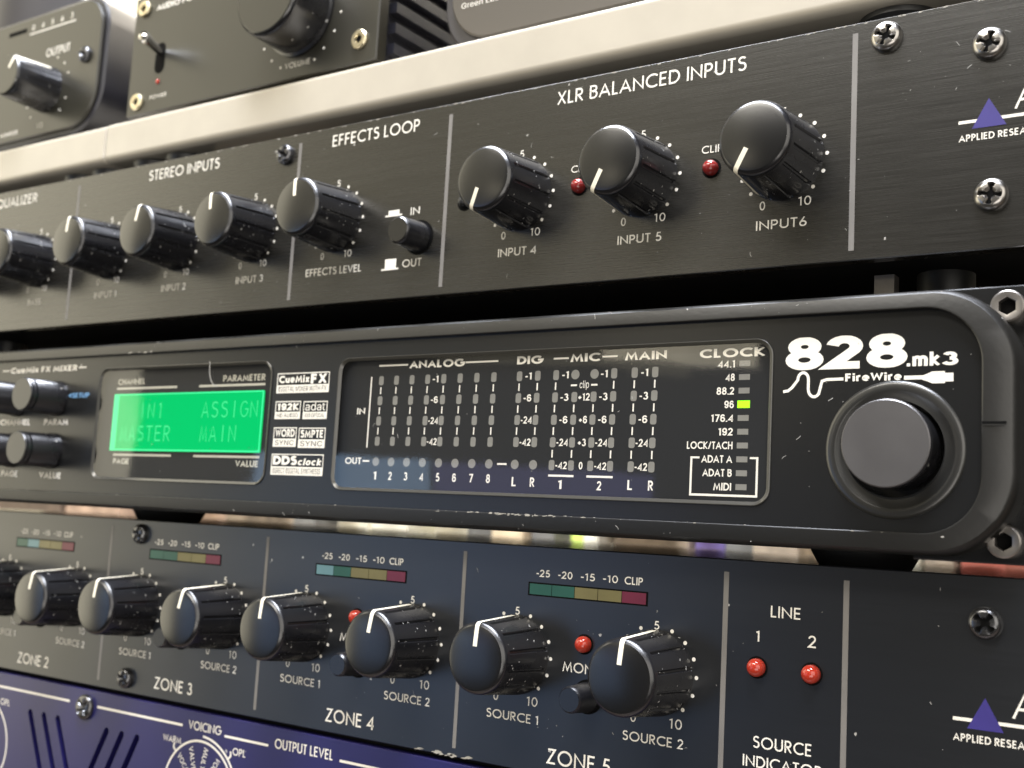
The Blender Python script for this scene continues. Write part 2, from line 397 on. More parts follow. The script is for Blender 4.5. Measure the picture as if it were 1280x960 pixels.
def lettering(name, parent, txt, x0, x1, z0, z1, y, m='white', wt=0.125, gap=0.14, label=None, rot=None, nm=None, shear=0.0):
    """x1 None: natural width.  rot (cx, cz, deg) turns the finished word"""
    mb = MB(); x = 0.0; k = 0; glyphs = []
    def fit(ch):
        adv, st = G['6b' if ch == '6' and wt > .16 else ch]
        if wt <= .16 or not st: return adv, st
        a2 = adv + (wt - .12) * 1.25
        fx = lambda c: wt / 2 + (c - .06) / max(adv - .12, .01) * (a2 - wt) if adv > .15 else a2 / 2
        fz = lambda c: c if c <= 0 or c >= 1 else wt * .46 + (c - .06) / .88 * (1 - wt * .92)
        return a2, [[(fx(a), fz(b)) for a, b in q] for q in st]
    for ch in txt:
        adv, st = fit(ch); glyphs.append((x, st, ch)); x += adv + (gap if ch != ' ' else 0)
    tot = x - gap; hz = z1 - z0; sx = (x1 - x0) / tot if x1 is not None else hz
    for gx, st, ch_ in glyphs:
        for j, s_ in enumerate(st):
            closed = len(s_) > 8 and (Vector(s_[0]) - Vector(s_[-1])).length < 1e-4
            if wt > .16:
                q0 = len(mb.v); mb.stroke([(gx + a, b) for a, b in (s_[:-1] if closed else s_)], wt, y - 0.012 * (j % 3) - 0.006 * (k % 2), closed)
                for q in range(q0, len(mb.v)):
                    a, yy, b = mb.v[q]; b = min(b, 1.0) if ch_ in 'p' else max(0.0, min(b, 1.0)); mb.v[q] = (x0 + a * sx + shear * b * hz, yy, z0 + b * hz)
                continue
            pts = [((x0 + (gx + a) * sx) + shear * b * hz, z0 + b * hz) for a, b in (s_[:-1] if closed else s_)]
            if rot:
                c, sn = math.cos(math.radians(rot[2])), math.sin(math.radians(rot[2]))
                pts = [(rot[0] + (px - rot[0]) * c - (pz - rot[1]) * sn, rot[1] + (px - rot[0]) * sn + (pz - rot[1]) * c) for px, pz in pts]
            q0 = len(mb.v); mb.stroke(pts, wt * hz * (0.5 + 0.5 * min(1.15, sx / hz)), y - 0.012 * (j % 3) - 0.006 * (k % 2), closed)
            if not rot:
                for q in range(q0, len(mb.v)): mb.v[q] = (mb.v[q][0], mb.v[q][1], max(z0, min(z0 + hz, mb.v[q][2])))
        k += 1
    return part(nm or 'lettering', mb.mesh(name, m, 0, False), parent, label=label or 'printed lettering reading ' + txt)

# bolder grotesque lettering from Blender's own fonts
FONT = None
try:
    import os
    for base in (bpy.utils.system_resource('DATAFILES'), os.path.join(bpy.utils.resource_path('LOCAL'), 'datafiles')):
        fp = os.path.join(base, 'fonts', 'Inter.woff2')
        if base and os.path.exists(fp):
            FONT = bpy.data.fonts.load(fp); break
except Exception:
    FONT = None
def glyphmesh(txt, x0, x1, z0, z1, y, bold=0.0, shear=0.0, cap='H', space=1.0):
    cu = bpy.data.curves.new('print', 'FONT'); cu.body = txt
    if FONT: cu.font = FONT
    cu.offset = bold; cu.shear = shear; cu.resolution_u = 4; cu.space_character = space
    def tomesh(t):
        cu.body = t
        o = bpy.data.objects.new('print', cu); COL.objects.link(o)
        bpy.context.view_layer.update()
        me = bpy.data.meshes.new_from_object(o.evaluated_get(bpy.context.evaluated_depsgraph_get()))
        bpy.data.objects.remove(o); return me
    ref = tomesh(cap); ys = [v.co.y for v in ref.vertices]; a, b = min(ys), max(ys)
    me = tomesh(txt); xs = [v.co.x for v in me.vertices]; xa, xb = min(xs), max(xs)
    sz = (z1 - z0) / (b - a); sx = (x1 - x0) / (xb - xa) if x1 is not None else sz
    mb = MB(); mb.v = [(x0 + (v.co.x - xa) * sx, y, z0 + (v.co.y - a) * sz) for v in me.vertices]; mb.f = [tuple(p.vertices) for p in me.polygons]
    bpy.data.meshes.remove(me); bpy.data.meshes.remove(ref); bpy.data.curves.remove(cu)
    return mb
def print_(parent, txt, x0, x1, z0, z1, y, m='white', bold=0.0, shear=0.0, cap='H', label=None, center=None, space=1.0, nm='lettering'):
    if bold > 0 and all(c in G for c in txt):
        wt = .165 + bold * 2.0
        if center is not None: x1 = center + (x1 - x0) / 2; x0 = 2 * center - x1
        return lettering(txt, parent, txt, x0, x1, z0, z1, y, m, wt=wt, gap=.10, label=label, nm=nm, shear=shear)
    mb = glyphmesh(txt, x0, x1, z0, z1, y, 0.0, shear, cap, space)
    if center is not None:
        xs = [v[0] for v in mb.v]; d = center - (min(xs) + max(xs)) / 2; mb.v = [(a + d, b, c) for a, b, c in mb.v]
    return part(nm, mb.mesh('lettering', m, 0, False), parent, label=label or 'printed lettering reading ' + txt)

# ------------------------------------------------------------------ shared pieces
NF = 12
ANG = []
for q in range(NF):
    c_ = (q + 0.5) * 360 / NF
    ANG += [(c_ - 3.4, 0), (c_ - 2.2, .4), (c_ - 1.3, 1), (c_ + 1.3, 1), (c_ + 2.2, .4), (c_ + 3.4, 0)] + [(c_ + d, 0) for d in (7, 11, 15, 19, 23)]
def knob_mesh(name, prof, ya, yb, depth, m):
    mb = MB(); loops = []
    for r_, y_ in prof:
        g = depth if ya > y_ > yb else 0.0
        loops.append([(r_ * (1 - g * d_) * math.sin(math.radians(a_)), y_, r_ * (1 - g * d_) * math.cos(math.radians(a_))) for a_, d_ in ANG])
    mb.rings(loops); mb.f.append(tuple(range(len(ANG))))
    return mb.mesh(name, m, 28)
KB = knob_mesh('knob_body', [(7.9, 0.0), (7.9, -0.25), (7.9, -0.35), (7.86, -0.9), (7.4, -6), (6.98, -11.5), (6.95, -11.8), (6.94, -11.9), (6.9, -12.4), (6.87, -12.75), (6.78, -13.0), (6.60, -13.25), (6.35, -13.45), (6.12, -13.62)], -0.3, -11.85, 0.055, 'knob')
KC = MB().lathe([(6.14, -13.55), (6.13, -13.66)] + [(q, -14.10 + 0.0115 * q * q) for q in (6.0, 5.4, 4.6, 3.8, 3.0, 2.2, 1.4, .7, .1)], 72, cap0=False).mesh('knob_cap', 'cap', 20)
def pointer_mesh():
    mb = MB(); wd = 0.48
    P = [(2.3, -14.08), (3.2, -14.02), (4.1, -13.94), (5.0, -13.85), (5.95, -13.74), (6.2, -13.68), (6.5, -13.52), (6.78, -13.25), (6.93, -12.95), (6.97, -12.3), (7.04, -11.4), (7.47, -6), (7.85, -1.6)]
    for s_ in (1,):
        vs = [(-wd, y, r) for r, y in P] + [(wd, y, r) for r, y in P]; n = len(P)
        mb.add(vs, [(i, i + 1, n + i + 1, n + i) for i in range(n - 1)])
    return mb.mesh('pointer_line', 'cream', 60)
KP = pointer_mesh()
def knob(parent, x, z, ang, label=None):
    k = part('knob', KB, parent, (x, 0, z), ang, label)
    sub('knob_cap', KC, k); sub('pointer_line', KP, k); return k
DOT = MB().disc(0, 0, 0.37, 0).mesh('scale_dot', 'white', 0)
def scale(parent, x, z, lo=True):
    for k in range(-6, 7):
        if k == 0: continue
        a = math.radians(22.5 * k)
        part('scale_dot', DOT, parent, (x + 8.5 * math.sin(a), -0.03, z + 8.5 * math.cos(a)))
def led_mesh(r, m):
    return MB().lathe([(r, 0), (r, -0.7)] + [(r * math.cos(math.radians(a)), -0.7 - r * 0.85 * math.sin(math.radians(a))) for a in (15, 30, 45, 60, 72, 82, 88)], 28).mesh('indicator_led', m, 60)
LED = led_mesh(1.6, 'red'); LEDD = led_mesh(1.5, 'darkred'); LEDK = led_mesh(1.2, 'rubber')
HOLE = MB().lathe([(1.95, 0), (1.95, -0.04)], 28).mesh('led_hole', 'recess', 0)
def led(parent, x, z, me=None):
    o = part('indicator_led', me or LED, parent, (x, -0.05, z)); sub('led_hole', HOLE, o); return o

def screw_mesh(r, m, hgt=1.5):
    # pan head with a cross recess: the top is cut by four slots around a deep centre
    mb = MB(); n = 64; loops = []
    def cross(t):
        d = min(abs((math.degrees(t) - a + 180) % 360 - 180) for a in (0, 90, 180, 270))
        return math.exp(-(d / 16.0) ** 4)
    prof = [(1.0, 0.0), (1.0, 0.3), (0.96, 0.55), (0.86, 0.78), (0.72, 0.92), (0.66, 0.95), (0.58, 0.97), (0.40, 0.99), (0.24, 1.0), (0.12, 1.0)]
    for rr, hh in prof:
        L_ = []
        for k in range(n):
            t = 2 * math.pi * k / n; c = cross(t) if rr > 0.26 else 1.0
            dep = 0
            if rr <= 0.67: dep = (0.62 if rr < 0.62 else 0.25) * c if rr > 0.13 else 0.8
            if rr == 0.24: dep = 0.35 + 0.3 * cross(t)
            L_.append((r * rr * math.sin(t), -hgt * (hh - dep), r * rr * math.cos(t)))
        loops.append(L_)
    k0 = len(mb.v); mb.rings(loops); mb.f.append(tuple(k0 + (len(prof) - 1) * n + i for i in range(n)))
    return mb.mesh('screw', m, 30)
SCR = screw_mesh(2.75, 'nickel'); SCRB = screw_mesh(2.6, 'blackscrew', 1.6)
CROSS = {}
def cross_mesh(r, hgt):
    mb = MB()
    for a in (0, 90):
        c, s_ = math.cos(math.radians(a)), math.sin(math.radians(a))
        pts = [(-.62, -.13), (-.24, -.22), (.24, -.22), (.62, -.13), (.62, .13), (.24, .22), (-.24, .22), (-.62, .13)]
        mb.poly([(r * (px * c - pz * s_), r * (px * s_ + pz * c)) for px, pz in pts], -hgt * (0.55 + a * 0.0002))
    return mb.mesh('cross_recess', 'recess', 0)
CR1 = cross_mesh(2.75, 1.5)
def screw(parent, x, z, me=None, rot=20, cr=True, y=-0.02):
    o = part('screw', me or SCR, parent, (x, y, z), rot)
    if cr: sub('cross_recess', CR1, o)
    return o
def hexscrew(parent, x, z, y):
    r = 2.7
    mb = MB(); n = 48
    circ_ = lambda rr, yy: [(rr * math.cos(2 * math.pi * k / n), yy, rr * math.sin(2 * math.pi * k / n)) for k in range(n)]
    def hexp(rr, yy):
        out = []
        for k in range(n):
            t = 2 * math.pi * k / n; u = (t + math.pi / 6) % (math.pi / 3) - math.pi / 6
            q = rr * math.cos(math.pi / 6) / math.cos(u); out.append((q * math.cos(t), yy, q * math.sin(t)))
        return out
    mb.rings([circ_(r, 0), circ_(r, -1.8), circ_(r * .97, -2.15), circ_(r * .88, -2.35), circ_(r * .72, -2.35), hexp(1.5, -2.25), hexp(1.45, -0.9)])
    mb.f.append(tuple(6 * n + i for i in range(n)))
    o = part('socket_screw', mb.mesh('socket_screw', 'nickelgrey', 35), parent, (x, y, z))
    s_ = MB(); s_.v = hexp(1.44, -0.93); s_.f = [tuple(range(n))]
    sub('hex_socket', s_.mesh('hex_socket', 'recess', 0), o); return o
M['nickelgrey'] = mat('worn_grey_steel', (0.30, 0.28, 0.26), 0.33, 0.9, vary=0.35)

def panel(name, parent, x0, x1, z0, z1, m, cuts=None, th=2.8, label=None):
    mb = MB().prism([(x0, z0), (x1, z0), (x1, z1), (x0, z1)], 0.0, th, 0.18)
    me = mb.mesh(name, m, 30)
    if cuts:
        o = bpy.data.objects.new('tmp', me); COL.objects.link(o)
        c = bpy.data.objects.new('tmpc', cuts.mesh('cut', 'recess', 0)); COL.objects.link(c)
        bo = o.modifiers.new('b', 'BOOLEAN'); bo.object = c; bo.operation = 'DIFFERENCE'; bo.solver = 'EXACT'
        bpy.context.view_layer.update()
        me = bpy.data.meshes.new_from_object(o.evaluated_get(bpy.context.evaluated_depsgraph_get()))
        bpy.data.objects.remove(o); bpy.data.objects.remove(c)
    return part('front_panel', me, parent, label=label)
def chassis(parent, x0, x1, y0, y1, z0, z1, m='chassis', nm='chassis'):
    return part(nm, MB().box(x0, x1, y0, y1, z0, z1).mesh(nm, m, 0), parent)
def line(parent, x0, x1, z0, z1, y, m='white', nm='printed_line'):
    return part(nm, MB().rect(x0, x1, z0, z1, y).mesh(nm, m, 0, False), parent)

Y = -0.03        # prints lie this far in front of their panel
# ================================================================== 1. line mixer (top rack unit)
mx = thing('line_mixer', 'brushed black rack mixer with INPUT 6 knob, directly under the cream board', 'audio mixer', (-150, 90, 61.3))
panel('front_panel', mx, -390, 92, 61.3, 105.3, 'anodised')
chassis(mx, -372, 74, 2.8, 180, 62.5, 104.5)
for x in (-227.7, -138.7, -91.8, 0.2):
    line(mx, x - 0.5, x + 0.5, 63.1, 102.8 if x < 0 else 103.4, Y, 'greyprint', 'divider_line')
for t, a, b in (('EQUALIZER', -272.0, -248.4), ('STEREO INPUTS', -196.5, -168.1), ('EFFECTS LOOP', -127.9, -100.8), ('XLR BALANCED INPUTS', -63.4, -20.8)):
    lettering(t, mx, t, a, b, 100.3, 103.2, Y)
knobs1 = [(-13.05, 'INPUT6', -150), (-42.5, 'INPUT 5', -151), (-71.8, 'INPUT 4', -157), (-124.8, 'EFFECTS LEVEL', -6), (-153.2, 'INPUT 3', -8), (-182.1, 'INPUT 2', 7), (-211.0, 'INPUT 1', 0), (-244.4, 'BASS', -8), (-273.0, 'MID', -8)]
for x, t, a in knobs1:
    knob(mx, x, 81.7, a); scale(mx, x, 81.7)
    lettering('zero', mx, '0', x - 4.2, x - 3.1, 72.3, 74.0, Y, wt=.13)
    lettering('ten', mx, '10', x + 3.3, x + 5.75, 72.4, 74.1, Y, wt=.13)
    lettering('five', mx, '5', x - 0.5, x + 0.6, 90.0, 91.6, Y, wt=.13)
    hw = {'EFFECTS LEVEL': 8.9, 'BASS': 3.2, 'MID': 2.5}.get(t, 4.9)
    c = x + {'EFFECTS LEVEL': 0.2}.get(t, 0.1)
    lettering(t, mx, t, c - hw, c + hw, 68.5, 70.3, Y, wt=.14)
for x in (-27.3, -56.9, -86.4):
    led(mx, x, 81.75, LEDD if x > -80 else LEDK)
    if x > -80: lettering('CLIP', mx, 'CLIP', x - 2.2, x + 2.2, 84.9, 86.4, Y, wt=.13)
def push_button(parent, x, z, r, hgt):
    o = part('push_button', MB().lathe([(r * 1.12, 0), (r * 1.1, -0.6), (r * 1.04, -hgt * .55), (r * 1.0, -hgt * .62), (r * 1.0, -hgt + .7), (r * .97, -hgt + .35), (r * .86, -hgt)], 40).mesh('push_button', 'knob', 35), parent, (x, 0, z))
    sub('button_ring', MB().lathe([(r * 1.28, 0), (r * 1.28, -0.1), (r * 1.12, -0.12)], 40).mesh('button_ring', 'recess', 0), o, (0, -0.02, 0))
    sub('button_face', MB().lathe([(r * .87, -hgt + .02), (r * .84, -hgt - .10)], 40, cap0=False).mesh('button_face', 'cap', 8), o)
    return o
push_button(mx, -98.8, 75.0, 3.15, 7.6)
lettering('IN', mx, 'IN', -101.8, -99.1, 80.5, 82.3, Y, wt=.14)
lettering('OUT', mx, 'OUT', -103.2, -97.7, 68.4, 70.2, Y, wt=.14)
part('printed_symbol', MB().rect(-109.3, -104.3, 80.75, 81.15, Y).rect(-108.4, -105.1, 81.15, 82.2, Y).mesh('sym', 'white', 0, False), mx, label='pressed button symbol beside IN')
part('printed_symbol', MB().rect(-109.4, -104.3, 68.1, 68.5, Y).rect(-108.4, -105.1, 68.5, 70.7, Y).mesh('sym', 'white', 0, False), mx, label='raised button symbol beside OUT')
for x, z, a in ((5.9, 101.6, 25), (23.3, 96.9, 20), (23.7, 70.5, 10), (-143.5, 100.4, 30)): screw(mx, x, z, SCR if x > 0 else SCRB, rot=a)
def logo(p, z):
    line(p, 18.3, 21.4, z + 1.05, z + 1.6, Y); line(p, 24.7, 60, z + 1.05, z + 1.6, Y)
    part('printed_triangle', MB().poly([(20.5, z), (26.0, z), (23.2, z + 5.0)], Y - .02).mesh('tri', 'purple', 0, False), p, label='purple printed triangle')
    lettering('APPLIED RESEARCH AND TECHNOLOGY', p, 'APPLIED RESEARCH & TECHNOLOGY', 18.4, 44.5, z - 2.1, z - 0.9, Y, wt=.17)
    lettering('ART', p, 'ART', 27.3, 38, z + 2.4, z + 7.0, Y, wt=.09)
logo(mx, 82.4)
for x in (11, -290):
    part('rubber_foot', MB().vlathe([(5.0, 52.5), (5.2, 53), (5.2, 62.5)], 32, x, 22).mesh('rubber_foot', 'rubber', 40), mx)

# ================================================================== 2. audio interface (middle rack unit)
ai = thing('audio_interface', 'black rack interface with lit green display, level meters and large 828 lettering', 'audio interface', (-150, 90, 7.4))
chassis(ai, -372, 40, 1.2, 205, 12.3, 52.5)
part('rack_ear', MB().prism([(12, 9.7), (92, 9.7), (92, 54.7), (12, 54.7)], -1.2, 1.0, 0.25).mesh('rack_ear', 'bezel', 30), ai)
part('rack_ear', MB().prism([(-390, 9.7), (-335, 9.7), (-335, 54.7), (-390, 54.7)], -1.2, 1.0, 0.25).mesh('rack_ear', 'bezel', 30), ai)
PY = -7.0
# face plate with openings for the two windows and the knob well
cut = MB().prism(rrect(-199.7, -134.6, 17.6, 47.1, 3.5), -9, -5.6).prism(rrect(-113.6, -10.8, 17.2, 46.8, 3.2), -9, -5.6)
cut.lathe([(8.15, -9), (8.15, -2)], 48, 10.2, 27.6)
fp = MB().prism(rrect(-346, 26, 12.3, 51.6, 9), PY, -0.5)
me = fp.mesh('face_plate', 'bezel', 30)
o_ = bpy.data.objects.new('t', me); COL.objects.link(o_); c_ = bpy.data.objects.new('t2', cut.mesh('c', 'recess', 0)); COL.objects.link(c_)
b_ = o_.modifiers.new('b', 'BOOLEAN'); b_.object = c_; b_.operation = 'DIFFERENCE'; b_.solver = 'EXACT'
bpy.context.view_layer.update()
me = bpy.data.meshes.new_from_object(o_.evaluated_get(bpy.context.evaluated_depsgraph_get())); me.name = 'face_plate'
bpy.data.objects.remove(o_); bpy.data.objects.remove(c_)
part('face_plate', me, ai)
def ring3(P, y): return [(x, y, z) for x, z in P]
OUT = rrect(-350, 29.6, 10.4, 53.6, 13.3, 14)
# moulded lip round the face plate
INN = rrect(-345.5, 24.2, 13.9, 50.4, 9.3, 14)
def mixr(t): return [((1 - t) * a[0] + t * b[0], (1 - t) * a[1] + t * b[1]) for a, b in zip(OUT, INN)]
part('moulded_lip', MB().rings([ring3(OUT, 0.8), ring3(OUT, -6.3), ring3(mixr(.05), -6.9), ring3(mixr(.16), -7.6), ring3(mixr(.24), -7.85), ring3(mixr(.88), -8.33), ring3(mixr(.96), -8.33), ring3(mixr(1.0), -8.2), ring3(INN, -7.0), ring3(INN, -6.8)]).mesh('moulded_lip', 'lip', 24), ai)
part('seam_notch', MB().box(24.3, 27.9, -8.40, -8.30, 31.35, 31.75).mesh('seam_notch', 'recess', 0), ai)
part('seam_edge', MB().box(24.3, 27.7, -8.42, -8.30, 31.1, 31.32).mesh('seam_edge', 'ridge', 0), ai)
hexscrew(ai, 26.9, 50.9, -1.2); hexscrew(ai, 26.5, 13.3, -1.2)
# volume knob in its well
vk = part('volume_knob', MB().lathe([(6.9, -0.6), (7.0, -10.5), (7.25, -11.2), (7.3, -11.9), (7.1, -12.2)], 72, cap1=False).mesh('volume_knob', 'knob', 40), ai, (10.4, 0, 27.9))
sub('knob_face', MB().lathe([(7.12, -12.18), (6.95, -12.32)], 72, cap0=False).mesh('knob_face', 'metalcap', 8), vk)
part('well_floor', MB().disc(10.2, 27.6, 8.3, -1.6, 40).mesh('well_floor', 'recess', 0, False), ai)
part('well_wall', MB().lathe([(8.14, -1.7), (8.14, -6.9)], 48, 10.2, 27.6, cap0=False, cap1=False).mesh('well_wall', 'bezel', 40), ai)
part('knob_collar', MB().lathe([(11.4, -6.98), (11.2, -7.25), (10.8, -7.40), (9.9, -7.42), (9.6, -7.34), (9.3, -7.12), (8.16, -7.02), (8.16, -6.9)], 80, 10.3, 27.3, cap0=False, cap1=False).mesh('knob_collar', 'ridge', 50), ai)
PR = PY - 0.03
lettering('828', ai, '828', -8.6, 12.3, 40.9, 46.6, PR, wt=.235, gap=.03, label='large white number 828')
line(ai, 12.2, 12.75, 41.0, 41.5, PR)
print_(ai, 'mk', 13.1, 17.5, 41.0, 43.3, PR, bold=0.03); print_(ai, '3', 17.8, 20.4, 41.0, 43.2, PR, bold=0.03)
wv = [(-8.9, 37.2), (-8.0, 37.35), (-7.3, 37.9)] + [(-5.35 + 0.95 * math.cos(a), 39.2 + 1.25 * math.sin(a)) for a in [math.radians(q) for q in range(180, -1, -20)]] + [(-3.35 + 1.05 * math.cos(a), 37.6 - 1.25 * math.sin(a) * 1.1) for a in [math.radians(q) for q in range(180, 29, -20)]] + [(-2.0, 38.9), (-1.2, 39.15), (1.7, 39.2)]
part('printed_wave', MB().stroke(wv, 0.5, PR).mesh('printed_wave', 'white', 0, False), ai, label='white printed signal wave')
print_(ai, 'FireWire', 2.0, 11.4, 38.75, 40.1, PR, bold=0.03)
part('printed_plug', MB().rect(11.8, 14.8, 38.8, 39.45, PR).poly([(14.7, 38.75), (15.4, 38.5), (16.3, 38.1), (18.3, 38.1), (18.3, 38.35), (19.6, 38.35), (19.6, 39.75), (18.3, 39.75), (18.3, 40.05), (16.3, 40.05), (15.4, 39.65), (14.7, 39.4)], PR - .01).mesh('printed_plug', 'white', 0, False), ai, label='white printed cable plug')

def window(x0, x1, z0, z1, r, nm, lab):
    wdw = part(nm, MB().poly(rrect(x0 + .02, x1 - .02, z0 + .02, z1 - .02, r), -5.75).mesh(nm, 'windowback', 0, False), ai, label=lab)
    WP[wdw.name] = Vector((0, 0, 0))
    o1 = rrect(x0 + .01, x1 - .01, z0 + .01, z1 - .01, r); i1 = inset(o1, 0.3); i2 = inset(o1, 0.75)
    part('window_rim', MB().rings([ring3(o1, -6.4), ring3(o1, -7.22), ring3(inset(o1, 0.14), -7.3), ring3(i1, -7.2), ring3(i2, -6.85)]).mesh('window_rim', 'rim', 40), wdw)
    pn = part('clear_pane', MB().poly(inset(o1, 0.3), -6.86).mesh('clear_pane', 'pane', 0, False), wdw)
    return wdw
M['windowback'] = mat('window_backing', (0.015, 0.016, 0.0175), 0.5, ior=1.3)
M['rim'] = mat('polished_clear_rim', (0.05, 0.048, 0.042), 0.22, 0.0, 1.6)
WY = -5.78
lw = window(-199.7, -134.6, 17.6, 47.1, 3.5, 'display_window', 'clear window over the lit green display')
mw = window(-113.6, -10.8, 17.2, 46.8, 3.2, 'meter_window', 'clear window over the level meters')
dsp = part('green_display', MB().prism(rrect(-194.0, -138.0, 25.3, 40.2, .3, 3), -6.1, -5.7).mesh('green_display', 'lcd', 0), lw, label='lit green character display')
part('display_edge', MB().rect(-194, -191.9, 25.35, 40.15, -6.115).rect(-191.9, -138.05, 25.35, 25.8, -6.115).rect(-191.9, -138.05, 39.8, 40.15, -6.115).rect(-138.5, -138.02, 25.8, 39.8, -6.115).mesh('edge', 'lcdedge', 0, False), lw)
for txt, c0, z in (('IN1', 2, 33.7), ('ASSIGN', 9, 33.7), ('MASTER', 0, 27.8), ('MAIN', 9, 27.8)):
    for k, ch in enumerate(txt):
        x = -190.1 + 3.42 * (c0 + k) + (0.75 if ch in 'I1' else 0)
        lettering('char', lw, ch, x, x + (2.55 if ch not in 'I1' else 1.2), z, z + 4.1, -6.14, 'lcdtext', wt=.09, nm='display_character', label='display character ' + ch)
for a, b in ((-193.7, -169.8), (-161.5, -138.2)): line(lw, a, b, 41.4, 41.95, WY, 'dimprint')
for a, b in ((-192.8, -169.8), (-161.4, -138.2)): line(lw, a, b, 24.0, 24.55, WY, 'dimprint')
print_(lw, 'PARAMETER', -153.0, -138.3, 42.6, 44.2, WY, 'dimprint', bold=.02); print_(lw, 'CHANNEL', -193.5, -182.5, 42.7, 44.2, WY, 'dimprint', bold=.02)
print_(lw, 'VALUE', -146.2, -138.4, 21.9, 23.4, WY, 'dimprint', bold=.02); print_(lw, 'PAGE', -192.5, -186.0, 21.9, 23.3, WY, 'dimprint', bold=.02)

# meters
ROW = [41.6, 37.15, 32.7, 28.25, 23.75]
LW = MB().poly(rrect(-.66, .66, -1.0, 1.0, .42, 4), 0).mesh('meter_led', 'led_off', 0, False)
LC = MB().disc(0, 0, 0.95, 0, 24).mesh('meter_led', 'led_off', 0, False)
LK = MB().rect(-1.05, 1.05, -.52, .52, 0).mesh('clock_led', 'led_off', 0, False)
TK = MB().rect(-.15, .15, -.75, .75, 0).mesh('tick_mark', 'white', 0, False)
def mled(x, z, me=LW): part('meter_led', me, mw, (x, WY, z))
an = [-102.0 + 4.333 * k for k in range(8)]; dg = [-65.3, -60.9]; mc = [-56.55, -52.1, -47.75, -43.4]; mn = [-38.95, -34.6]
for x in an + dg:
    for k in range(4): mled(x, ROW[k])
    for k in range(3): part('tick_mark', TK, mw, (x, WY, (ROW[k] + ROW[k + 1]) / 2))
    mled(x, ROW[4], LC)
for i, x in enumerate(mc + mn):
    for k in range(5):
        if k == 0 and x in (mc[1], mc[2]): mled(x, ROW[0], LC)
        else: mled(x, ROW[k])
    for k in range(4):
        if k == 0 and x in (mc[1], mc[2]): continue
        part('tick_mark', TK, mw, (x, WY, (ROW[k] + ROW[k + 1]) / 2))
def mt(t, cx, cz, hh=1.45, sx=.82, **kw):
    hw = {1: .42, 2: .95, 3: 1.35, 4: 1.8}[len(t)] * (hh / 1.45)
    if '1' in t and len(t) == 2: hw *= .85
    print_(mw, t, cx - hw, cx + hw, cz - hh / 2, cz + hh / 2, WY, bold=.004, cap='H', **kw)
for cx, tx in (((an[3] + an[4]) / 2, '-1 -6 -24 -42'), ((dg[0] + dg[1]) / 2, '-1 -6 -24 -42')):
    for k, t in enumerate(tx.split()): mt(t, cx, ROW[k])
for cx in (-54.35, -45.55, -36.8):
    for k, t in enumerate('-1 -3 -6 -24 -42'.split()): mt(t, cx, ROW[k])
for k, t in enumerate(('+12', '+6', '+3', '0')): mt(t, -49.9, ROW[k + 1])
print_(mw, 'clip', -51.0, -48.9, 38.9, 40.3, WY, bold=.0, cap='l')
line(mw, -53.0, -51.6, 39.3, 39.65, WY); line(mw, -48.4, -47.0, 39.3, 39.65, WY)
for k, x in enumerate(an): mt(str(k + 1), x, 20.75, 1.75)
for x, t in ((dg[0], 'L'), (dg[1], 'R'), (mn[0], 'L'), (mn[1], 'R')): mt(t, x, 20.3, 1.85)
mt('1', -54.4, 20.0, 1.75); mt('2', -45.6, 20.0, 1.75)
line(mw, -57.2, -51.4, 21.5, 21.9, WY); line(mw, -48.5, -42.7, 21.5, 21.9, WY)
print_(mw, 'IN', -108.5, -106.1, 34.2, 35.6, WY, bold=.012); line(mw, -105.05, -104.7, 26.8, 42.5, WY)
print_(mw, 'OUT', -111.0, -106.2, 23.15, 24.6, WY, bold=.012)
line(mw, -105.8, -103.9, 23.7, 24.05, WY); line(mw, -69.6, -67.3, 23.6, 23.95, WY)
for t, a, b, z0 in (('ANALOG', -94.2, -79.5, 44.1), ('DIG', -66.1, -60.0, 44.05), ('MIC', -53.4, -46.6, 44.1), ('MAIN', -41.2, -32.3, 44.0), ('CLOCK', -25.6, -12.9, 43.85)):
    print_(mw, t, a, b, z0, z0 + 1.65, WY, bold=.035)
for a, b in ((-102.9, -94.7), (-79.1, -70.8), (-57.3, -53.8), (-46.2, -42.8)): line(mw, a, b, 44.75, 45.1, WY)
for k, (t, xl) in enumerate((('44.1', -21.9), ('48', -20.3), ('88.2', -22.0), ('96', -20.4), ('176.4', -22.9), ('192', -21.4), ('LOCK/TACH', -27.5), ('ADAT A', -24.5), ('ADAT B', -24.2), ('MIDI', -22.0))):
    z = 42.65 - 2.46 * k
    print_(mw, t, xl, -18.55, z - .68, z + .68, WY, bold=.009)
    o = part('clock_led', LK, mw, (-16.7, WY, z))
    if t == '96':
        o.data = LK.copy(); o.data.materials.clear(); o.data.materials.append(M['led_on']); o['label'] = 'lit green rectangle beside 96'
        o.data.transform(Matrix.Diagonal((1.12, 1, 1.25, 1)))
part('printed_frame', MB().rect(-26.7, -26.3, 19.15, 25.85, WY).rect(-26.7, -13.6, 18.75, 19.15, WY).rect(-14.0, -13.6, 19.15, 25.85, WY).rect(-26.3, -24.9, 25.5, 25.85, WY).rect(-15.2, -14.0, 25.5, 25.85, WY).mesh('frame', 'white', 0, False), mw)

